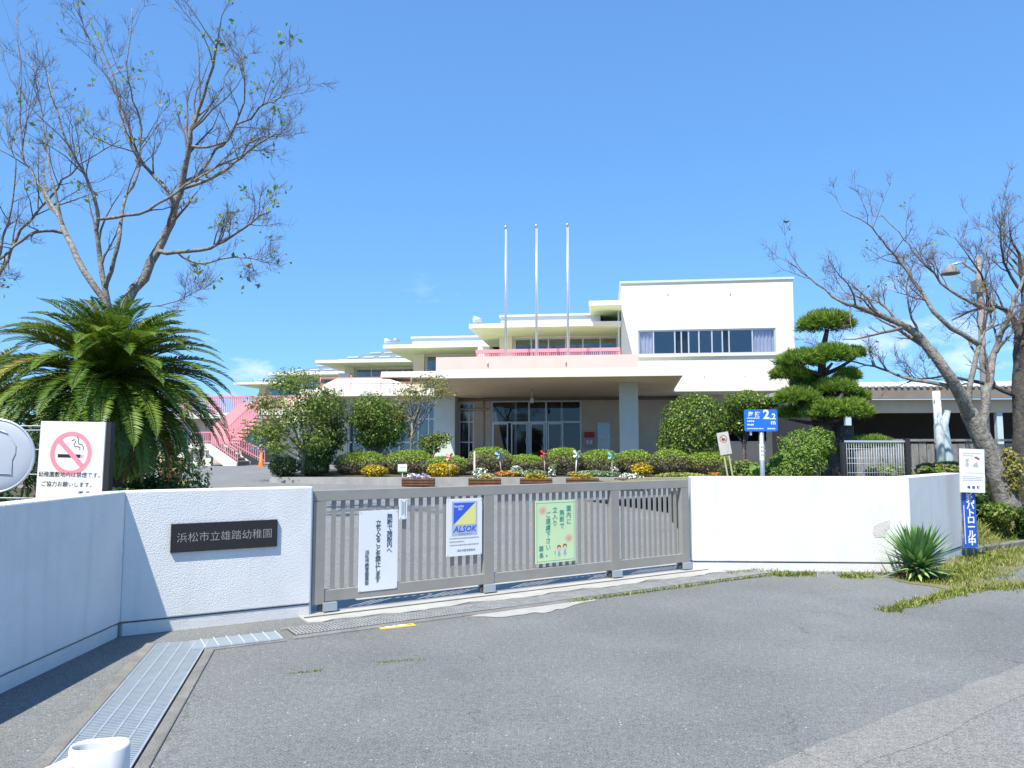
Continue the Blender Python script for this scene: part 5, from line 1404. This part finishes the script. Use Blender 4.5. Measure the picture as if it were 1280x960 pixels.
garden_tree('garden_tree', 'spreading evergreen tree behind the blue sign', 930, 27.5, 0.8, 1.7,
    [(935, 504, 34, 16, 0), (905, 520, 20, 16, .2), (955, 512, 22, 14, 0), (925, 532, 16, 12, 0)], 8500, 0.085, 'camellia', 6, .08)

# flowers in the bed
def flowers(name, label, px, Y, z, rx, rz_, lm, n=520, size=0.06, group='flower clumps in the planter bed', ry=None):
    p = at(px, 590, Y)
    t = thing(name, label, 'flowers', (p.x, Y, z), 0, group)
    crown('blooms', [(0, 0, rz_ * .5, rx, ry or rx * .8, rz_ * .55)], n, size, LEAF[lm], t, .25, .08, .6, .6, .9, 0)
    s = MB(); rd = random.Random(n + px)
    for i in range(14):
        a = rd.uniform(0, 6.28); r_ = rd.uniform(.2, .9)
        s.tube([(rx * .3 * math.cos(a), rx * .3 * math.sin(a), -0.03), (rx * r_ * math.cos(a), (ry or rx * .8) * r_ * math.sin(a), rz_ * .7)], [.008, .004], 4, False)
    s.build('stalks', mat('stalk_green', (0.06, 0.12, 0.03), 0.8), t)
    return t
flowers('yellow_flowers', 'round mound of yellow flowers left of the little white garden sign', 468, 24.1, .70, .45, .36, 'yflower', 900)
flowers('yellow_flowers', 'wide mound of yellow flowers right of the little white garden sign', 553, 24.1, .70, .52, .42, 'yflower', 1100)
flowers('yellow_flowers', 'tall mound of yellow flowers between azaleas near the right end of the bed', 802, 24.2, .70, .36, .42, 'yflower', 800)
flowers('orange_flowers', 'low orange red flowers behind the second planter box', 634, 23.8, .69, .40, .20, 'oflower', 500)
flowers('orange_flowers', 'small patch of orange red flowers near the white pinwheel', 718, 23.7, .69, .18, .18, 'oflower', 260)
flowers('orange_flowers', 'orange red flowers scattered at the far right of the bed', 893, 23.8, .69, .30, .16, 'oflower', 300)
flowers('white_flowers', 'low white flowers just behind the second planter box', 600, 23.6, .69, .26, .30, 'wflower', 330)
flowers('white_flowers', 'small white blooms between the blue and red pinwheels', 645, 24.2, .70, .22, .34, 'wflower', 240)
flowers('white_flowers', 'white daisies beside the red pinwheel', 690, 24.0, .70, .14, .38, 'wflower', 130)
flowers('white_flowers', 'few white blooms left of the tall yellow mound', 768, 23.8, .70, .12, .34, 'wflower', 110)
flowers('herb_patch', 'grey green low herbs spreading under the middle azaleas', 740, 23.8, .69, .85, .20, 'herb', 1500, .07, ry=.35)
flowers('herb_patch', 'grey green low herbs left of the red pinwheel', 665, 23.9, .69, .50, .22, 'herb', 900, .07, ry=.35)
flowers('herb_patch', 'thin grassy herbs at the right end of the bed', 850, 23.7, .69, .75, .14, 'grass', 1200, .07, ry=.35)
flowers('herb_patch', 'leafy herbs around the base of the small tilted sign', 930, 13.0, .72, .45, .62, 'garden', 1500, .07, ry=.4)
flowers('herb_patch', 'yellow green herbs at the foot of the blue sign pole', 958, 12.6, .72, .35, .58, 'juniper', 1100, .06, ry=.4)

# pinwheels
for px, Y, top, mn, lab, tl in ((562, 23.6, 571, 'flowerpink', 'faded pink pinwheel on a stick, leftmost in the flower bed', 0), (624, 23.9, 568, 'bluefoil', 'pale blue pinwheel on a stick in the flower bed', .25), (680, 23.8, 567, 'red', 'red pinwheel on a stick in the flower bed', .1), (721, 23.6, 567, 'white', 'white pinwheel on a white stick in the flower bed', -.12), (764, 23.8, 569, 'teal', 'teal pinwheel on a stick in the flower bed', .15)):
    p = at(px, top, Y); t = thing('pinwheel', lab, 'pinwheel', (p.x, Y, .66), 0, 'pinwheels in the flower bed')
    hgt = p.z - .66
    MB().tube([(tl * .35, 0, 0), (0, 0.01, hgt)], 0.014 if mn != 'white' else 0.02, 6).build('stick', M['white'] if mn == 'white' else mat('stick_wood', (.6, .55, .42), .8), t)
    vane = MB()
    for k_ in range(4):
        a = k_ * math.pi / 2 + R(20 + px % 40); c_, s_ = math.cos(a), math.sin(a)
        def rot(x, z): return (x * c_ - z * s_, x * s_ + z * c_)
        (x1, z1), (x2, z2), (x3, z3) = rot(.135, .016), rot(.12, .088), rot(.04, .06)
        vane.add([(0, -.03, hgt), (x1, -.02, hgt + z1), (x2, -.05, hgt + z2), (x3, -.085, hgt + z3)], [(0, 1, 2), (0, 2, 3), (2, 1, 0), (3, 2, 0)][:2])
    vane.build('vanes', M[mn], t)
    MB().tube([(0, -.09, hgt), (0, 0.02, hgt)], .014, 8).build('hub', M['plastic'], t)
t = thing('garden_sign', 'little white and green garden sign in the flower bed', 'sign', (at(503, 590, 23.6).x, 23.6, .66))
MB().box(-.14, .14, -.01, .01, .20, .44).build('board', M['white'], t); MB().box(-.012, .012, .011, .03, -.1, .4).build('stake', M['white'], t)
MB().plate(rect(-.14, .14, .20, .245), -.0125, -.0105).build('green_band', M['leafprint'], t)
dashes(t, -.08, .08, [(.34, 1.0)], .03, M['leafprint'], 20, y=-.0125)
t = thing('white_stake', 'thin white marker stake standing among the azaleas', 'stake', (at(593, 590, 24.1).x, 24.1, .62))
MB().box(-.028, .028, -.012, .012, 0, .86).plate([(-.028, .86), (.028, .86), (0, .89)], -.012, .012).build('stake_body', M['white'], t)

# wooden flower boxes hung on the planter wall
for i, (px, lm, lab) in enumerate(((523, 'pflower', 'purple and white flowers, leftmost on the planter wall'), (606, 'wflower', 'white and yellow flowers, second from the left'), (670, 'yflower', 'bright yellow flowers, third from the left'), (728, 'yflower', 'few yellow flowers, fourth from the left'), (789, 'wflower', 'white flowers, rightmost on the planter wall'))):
    p = at(px, 604, 22.75)
    t = thing('flower_box', 'slatted wooden planter box of ' + lab, 'planter', (p.x, 22.75, .475), 0, 'wooden flower boxes along the planter wall')
    sm_ = MB().box(-.48, .48, -.012, .012, 0, .052).mesh('slat', M['wood'])
    for z in (.02, .095, .17):
        link('slat', sm_, t, (0, -.14, z)); link('slat', sm_, t, (0, .14, z))
    for x in (-.47, .47): MB().box(x - .012, x + .012, -.125, .125, 0, .225).build('end_board', M['wood'], t)
    MB().box(-.455, .455, -.124, .124, .0, .19).build('soil', M['soil'], t)
    for x in (-.40, .40): MB().box(x - .03, x + .03, -.12, .12, min(-.05, ground_h(p.x + x, 22.75) - .475), -.001).build('foot', M['concrete'], t)
    crown('flowers', [(-.15, 0, .26, .22, .12, .13), (.12, 0, .25, .24, .12, .12)], 420 if i != 3 else 250, .062, LEAF[lm], t, .3, .1, .5, .7, .9, .17)
    if i == 1: crown('yellow_blooms', [(.05, -.05, .27, .22, .1, .10)], 160, .05, LEAF['yflower'], t, .3, .1, .5, .7, .9, .17)
# terracotta pot and cone near the stair
t = thing('flower_pot', 'terracotta pot of pink flowers beside the grass verge', 'flower pot', (-8.75, 19.6, ground_h(-8.75, 19.6) + .12))
MB().lathe([(.0, 0), (.17, 0), (.23, .30), (.26, .30), (.26, .37), (.22, .37), (.20, .30)], 18).build('pot', M['terracotta'], t)
crown('flowers', [(0, 0, .52, .32, .3, .24)], 500, .07, LEAF['oflower'], t, .3, .1)
t = thing('traffic_cone', 'small orange cone standing near the foot of the stair', 'cone', (-11.0, 33.5, ground_h(-11, 33.5)))
MB().box(-.16, .16, -.16, .16, 0, .04).build('base', M['orange'], t); MB().lathe([(.12, .04), (.03, .62), (.0, .62)], 14).build('body', M['orange'], t)

# --- cloud-pruned pine
pn = thing('pine_tree', 'cloud pruned pine with layered needle pads behind the right wall', 'tree', (5.75, 13.5, 0.6))
pads = [(1033, 408, 37, 17, 0), (1003, 453, 33, 13, -.2), (1040, 447, 30, 14, -.25), (1068, 444, 14, 8, 0), (988, 470, 24, 11, -.1), (1012, 480, 26, 12, .3), (1060, 472, 16, 9, -.1), (1045, 488, 30, 12, -.2), (997, 500, 28, 13, -.2), (1048, 517, 44, 15, -.35), (1010, 512, 22, 10, .2), (985, 520, 14, 9, .3), (1090, 556, 26, 7, -.5), (1072, 498, 16, 8, .2)]
k = 13.5 / 950; tr = MB()
O3 = Vector((5.75, 13.5, 0.6))
spine = [at(1044, 610, 13.5) - O3, at(1042, 560, 13.5) - O3, at(1034, 530, 13.55) - O3, at(1040, 500, 13.5) - O3, at(1027, 470, 13.5) - O3, at(1028, 440, 13.5) - O3, at(1034, 412, 13.5) - O3]
spine.insert(0, Vector((spine[0].x, spine[0].y, -0.1)))
tr.tube(spine, [.24, .20, .17, .10, .085, .075, .06, .035], 10); tr.build('trunk', M['barkdark'], pn)
stp = at(1058, 600, 13.4) - O3
MB().tube([(stp.x, stp.y, -.2), (stp.x, stp.y, at(1058, 532, 13.4).z - .6)], [.17, .15], 10).build('cut_stump', M['barkdark'], pn)
for (px, py, w_, h_, dy) in pads:
    c = at(px, py, 13.5 + dy) - O3
    s_ = min(spine, key=lambda q: (q - c).length + (0.6 if q.z > c.z else 0))
    MB().tube([s_, s_.lerp(c, .5) - Vector((0, 0, .05)), c - Vector((0, 0, h_ * k * .5))], [.045, .035, .02], 6).build('branch', M['barkdark'], pn)
    rx, rz_ = w_ * k * .88, h_ * k * 1.05
    n = int(1700 * (w_ * w_ / 900 + .35))
    d = unit(rng.normal(size=(n, 3))); d[:, 2] = np.where(d[:, 2] < -0.25, -d[:, 2] * .6, d[:, 2])
    lump = 1 + .15 * np.sin(d[:, :1] * 6 + px) * np.cos(d[:, 1:2] * 6 + py) + .09 * np.sin(d[:, :1] * 13 + d[:, 2:3] * 9 + py)
    P = np.array(c) + d * lump * np.array([rx, rx * .85, rz_]) * (1 - np.abs(rng.normal(size=(n, 1))) * .22)
    # needle tufts: three crossed slim blades fanning up
    Vs = []; Rn = []
    for q in range(4):
        dirn = unit(d * .6 + rng.normal(size=(n, 3)) * .55 + np.array([0, 0, .75]))
        side = unit(np.cross(dirn, rng.normal(size=(n, 3))))
        ln = .085 * (1 + .3 * rng.uniform(-1, 1, (n, 1)))
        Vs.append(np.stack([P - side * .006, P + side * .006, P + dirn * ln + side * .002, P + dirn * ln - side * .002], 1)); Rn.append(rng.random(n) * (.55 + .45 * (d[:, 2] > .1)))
    V = np.concatenate(Vs).reshape(-1, 3)
    link('needle_pad', mesh_np('needle_pad', V, np.arange(len(V)).reshape(-1, 4), LEAF['pine'], np.concatenate(Rn)), pn)

for (px, py, w_, h_, Y, lab) in ((1000, 572, 30, 34, 12.6, 'mounded juniper beside the blue sign, largest of its group'), (1022, 556, 20, 22, 13.0, 'smaller juniper mound leaning on the pine trunk'), (978, 588, 18, 20, 12.4, 'low juniper at the foot of the blue sign pole'), (1110, 590, 26, 9, 14.0, 'low clipped shrub behind the wire mesh panel'), (1188, 586, 22, 9, 14.2, 'low clipped shrub beside the pale post'), (1160, 588, 14, 9, 14.6, 'small clipped shrub left of the pale post')):
    c = at(px, py, Y); k = Y / 950; zb = .70
    shrub('juniper' if px < 1050 else 'clipped_shrub', lab, 'shrub', (c.x, Y, zb), [(0, 0, c.z - zb, w_ * k, w_ * k, h_ * k), (-w_ * k * .3, -.1, c.z - zb - h_ * k * .3, w_ * k * .8, w_ * k * .8, h_ * k * .7)], 6500, .055, 'juniper' if px < 1050 else 'azalea', 'low shrubs behind the right wall', inner=.2, bumps=.12, aspect=.3 if px < 1050 else .6)
# shrubs on the bank
def bz(x, y):
    s = (x - K0.x) * KU.x + (y - K0.y) * KU.y; d = (x - K0.x) * KN.x + (y - K0.y) * KN.y
    return bank_h(s, d) if d > 0 and s > -.1 else 0.0
for (px, py, w_, h_, Y, lm, lab) in ((1248, 641, 20, 13, 12.9, 'garden', 'round clipped shrub on the bank right of the blue banner'), (1262, 590, 16, 30, 13.5, 'sparse', 'climbing leaves around the foot of the right cherry'), (1222, 630, 12, 22, 13.2, 'darktree', 'dark undergrowth behind the blue banner'), (1285, 650, 14, 18, 12.8, 'darktree', 'dark undergrowth at the right edge of the bank')):
    c = at(px, py, Y); k = Y / 950
    zb = bz(c.x, Y); hz = c.z - zb
    shrub('bank_shrub', lab, 'shrub', (c.x, Y, zb), [(0, 0, hz, w_ * k, w_ * k, h_ * k), (0, .1, hz * .5, w_ * k * .8, w_ * k * .8, hz * .5)], 2600, .06, lm, 'shrubs on the bank', inner=.3, bumps=.1)

# --- yucca in front of the right wall
yc = thing('yucca', 'spiky green yucca growing from the asphalt before the right wall', 'yucca', (4.90, 9.33, 0))
n = 210; Vs = []; Rn = []
for i in range(n):
    kf = i / n; el = R(86) - kf * R(88) + rng.normal() * R(6); az_ = i * 2.399963
    ln = .50 * (0.75 + .35 * math.sin(min(1, kf * 1.3) * math.pi)) * (1 + rng.normal() * .08)
    dirn = np.array([math.cos(el) * math.cos(az_), math.cos(el) * math.sin(az_), math.sin(el)])
    side = np.array([-math.sin(az_), math.cos(az_), 0]); upv = np.cross(dirn, side) * -1
    b0 = np.array([.03 * math.cos(az_), .03 * math.sin(az_), .10 + .12 * (1 - kf)])
    w0, w1 = .015, .028
    dip = np.array([0, 0, -1]) * ln * .10 * kf
    m_ = b0 + dirn * ln * .5; tp = b0 + dirn * ln + dip
    g_ = upv * .006
    Vs += [b0 - side * w0, b0 + g_, m_ + g_ * -1, m_ - side * w1, b0 + g_, b0 + side * w0, m_ + side * w1, m_ - g_, m_ - side * w1, m_ - g_, tp, tp, m_ - g_, m_ + side * w1, tp, tp]
    tone = rng.uniform(.1, .85) if kf < .9 else rng.uniform(.8, 1.0)
    Rn += [tone] * 4
Vs = np.array(Vs); tq = np.arange(len(Vs)).reshape(-1, 4)
Vs[tq[2::4, 3]] += 1e-4; Vs[tq[3::4, 3]] += 1e-4
link('blades', mesh_np('blades', Vs, tq, LEAF['yucca'], Rn), yc)
MB().lathe([(.0, .2), (.05, .19), (.09, .1), (.11, -.02)], 12).build('stem', M['barkdark'], yc)
crown('dead_leaves', [(0, 0, .06, .22, .22, .07)], 350, .11, leafmat('dead_blades', [(0, (.10, .07, .04)), (1, (.30, .22, .12))], .8, .1), yc, .4, .1, .3, .9, .25, .0)

# --- grass and weeds
def grass(name, label, areas, n, hgt, seed, zfun=lambda x, y: 0.0):
    g = np.random.default_rng(seed); P = []
    tot = sum(a[-1] for a in areas)
    for (a, b, w_, wt) in areas:
        m = int(n * wt / tot); t_ = g.random((m, 1)); A_ = np.array(a[:2]); B_ = np.array(b[:2])
        q = A_ + (B_ - A_) * t_; dn = np.array([-(B_ - A_)[1], (B_ - A_)[0]]); dn = dn / np.linalg.norm(dn)
        clump = .55 + .45 * np.sin(t_ * 23 + w_ * 5) * np.sin(t_ * 9)
        P.append(q + dn * g.normal(size=(m, 1)) * w_ * .5 * clump + g.normal(size=(m, 2)) * .01)
    P = np.concatenate(P); m = len(P)
    Z = np.array([zfun(x, y) for x, y in P])
    B = np.column_stack([P, Z - .003]); a = g.uniform(0, 6.28, m); ln = hgt * (.25 + 1.2 * g.random((m, 1)) ** 2.0)
    lean = np.column_stack([np.cos(a), np.sin(a), np.zeros(m)]) * g.uniform(.15, .9, (m, 1)); d = unit(lean + np.array([0, 0, 1.0]))
    sd_ = np.column_stack([-np.sin(a), np.cos(a), np.zeros(m)]) * .0045
    mid = B + d * ln * .55; tip = B + d * ln + lean * ln * .3
    V = np.stack([B - sd_, B + sd_, mid + sd_ * .8, tip, ], 1); V2 = np.stack([B - sd_, mid + sd_ * .8, tip, mid - sd_ * .8], 1)
    V = np.concatenate([V, V2]).reshape(-1, 3); rn = g.random(m); rn = np.concatenate([rn, rn])
    o = link(name, mesh_np(name, V, np.arange(len(V)).reshape(-1, 4), LEAF['grass'], rn))
    return tag(o, label, 'grass', kind='stuff')
kp = lambda s, d: (K0 + KU * s + KN * d)
grass('grass', 'short dry grass and weeds growing along the kerb around the yucca', [((3.58, 7.44), (4.95, 8.50), .16, 1.4), ((4.95, 8.50), (6.6, 9.1), .26, 1.5), ((4.8, 9.0), (5.9, 9.9), .75, 3), ((5.4, 9.6), (7.2, 11.2), .62, 3.4), (kp(-.6, -.45), kp(4, -.4), .30, 3), ((3.0, 9.74), (4.7, 9.64), .05, .18), ((3.25, 9.52), (3.75, 9.60), .16, .6), ((4.0, 9.42), (4.4, 9.45), .16, .5)], 16000, .058, 1)
grass('grass', 'grass covering the bank beside the right wall', [(kp(0, .4), kp(6, .4), .9, 2), (kp(0, 1.2), kp(6, 1.2), 1.0, 2), (kp(0, 2.2), kp(7, 2.2), 1.4, 2)], 16000, .13, 2, bz)
grass('weeds', 'thin weeds in the joint along the drain grating and in asphalt cracks', [(gp(2.4, -.80), gp(5.9, -.80), .05, 2), (gp(5.1, -.5), gp(5.9, -.45), .12, .8)], 2600, .04, 3)
grass('moss', 'yellowish moss in two short asphalt cracks before the gate', [((-1.55, 5.43), (-1.34, 5.5), .025, 1), ((-.98, 5.7), (-.66, 5.8), .025, 1)], 420, .012, 4)
turf_a = [(4.85, 8.45), (5.9, 8.85), (7.4, 9.5), (9.4, 11.0), (9.4, 12.6), (6.75, 11.45), (5.3, 9.98), (4.75, 9.75), (4.55, 9.2)]
tag(sheet('turf_patch', wobble([(3.62, 7.43), (4.98, 8.42), (5.7, 8.70), (6.9, 8.95), (7.0, 9.12), (5.75, 9.25), (6.9, 10.35), (9.2, 12.2), (9.0, 12.95), (6.75, 11.45), (5.3, 9.98), (4.75, 9.75), (4.55, 9.15), (4.85, 8.62), (3.6, 7.5)], .03, .18, 9), 0.0045, M['turf']), kind='structure')

# print and lettering belong to the board they are on
PRINT = ('lettering', 'small_print', 'printed_', 'border_line', 'grey_field', 'blue_triangle', 'yellow_triangle', 'prohibition_ring', 'cigarette', 'smoke_curls', 'pictogram', 'green_band', 'fixing_screws')
bpy.context.view_layer.update()
for o in list(scene.objects):
    if o.parent and o.parent.parent is None and o.name.startswith(PRINT):
        bd_ = [c for c in o.parent.children if c.name.split('.')[0] in ('board', 'slab')]
        if bd_:
            o.parent = bd_[0]; o.matrix_parent_inverse = bd_[0].matrix_basis.inverted()
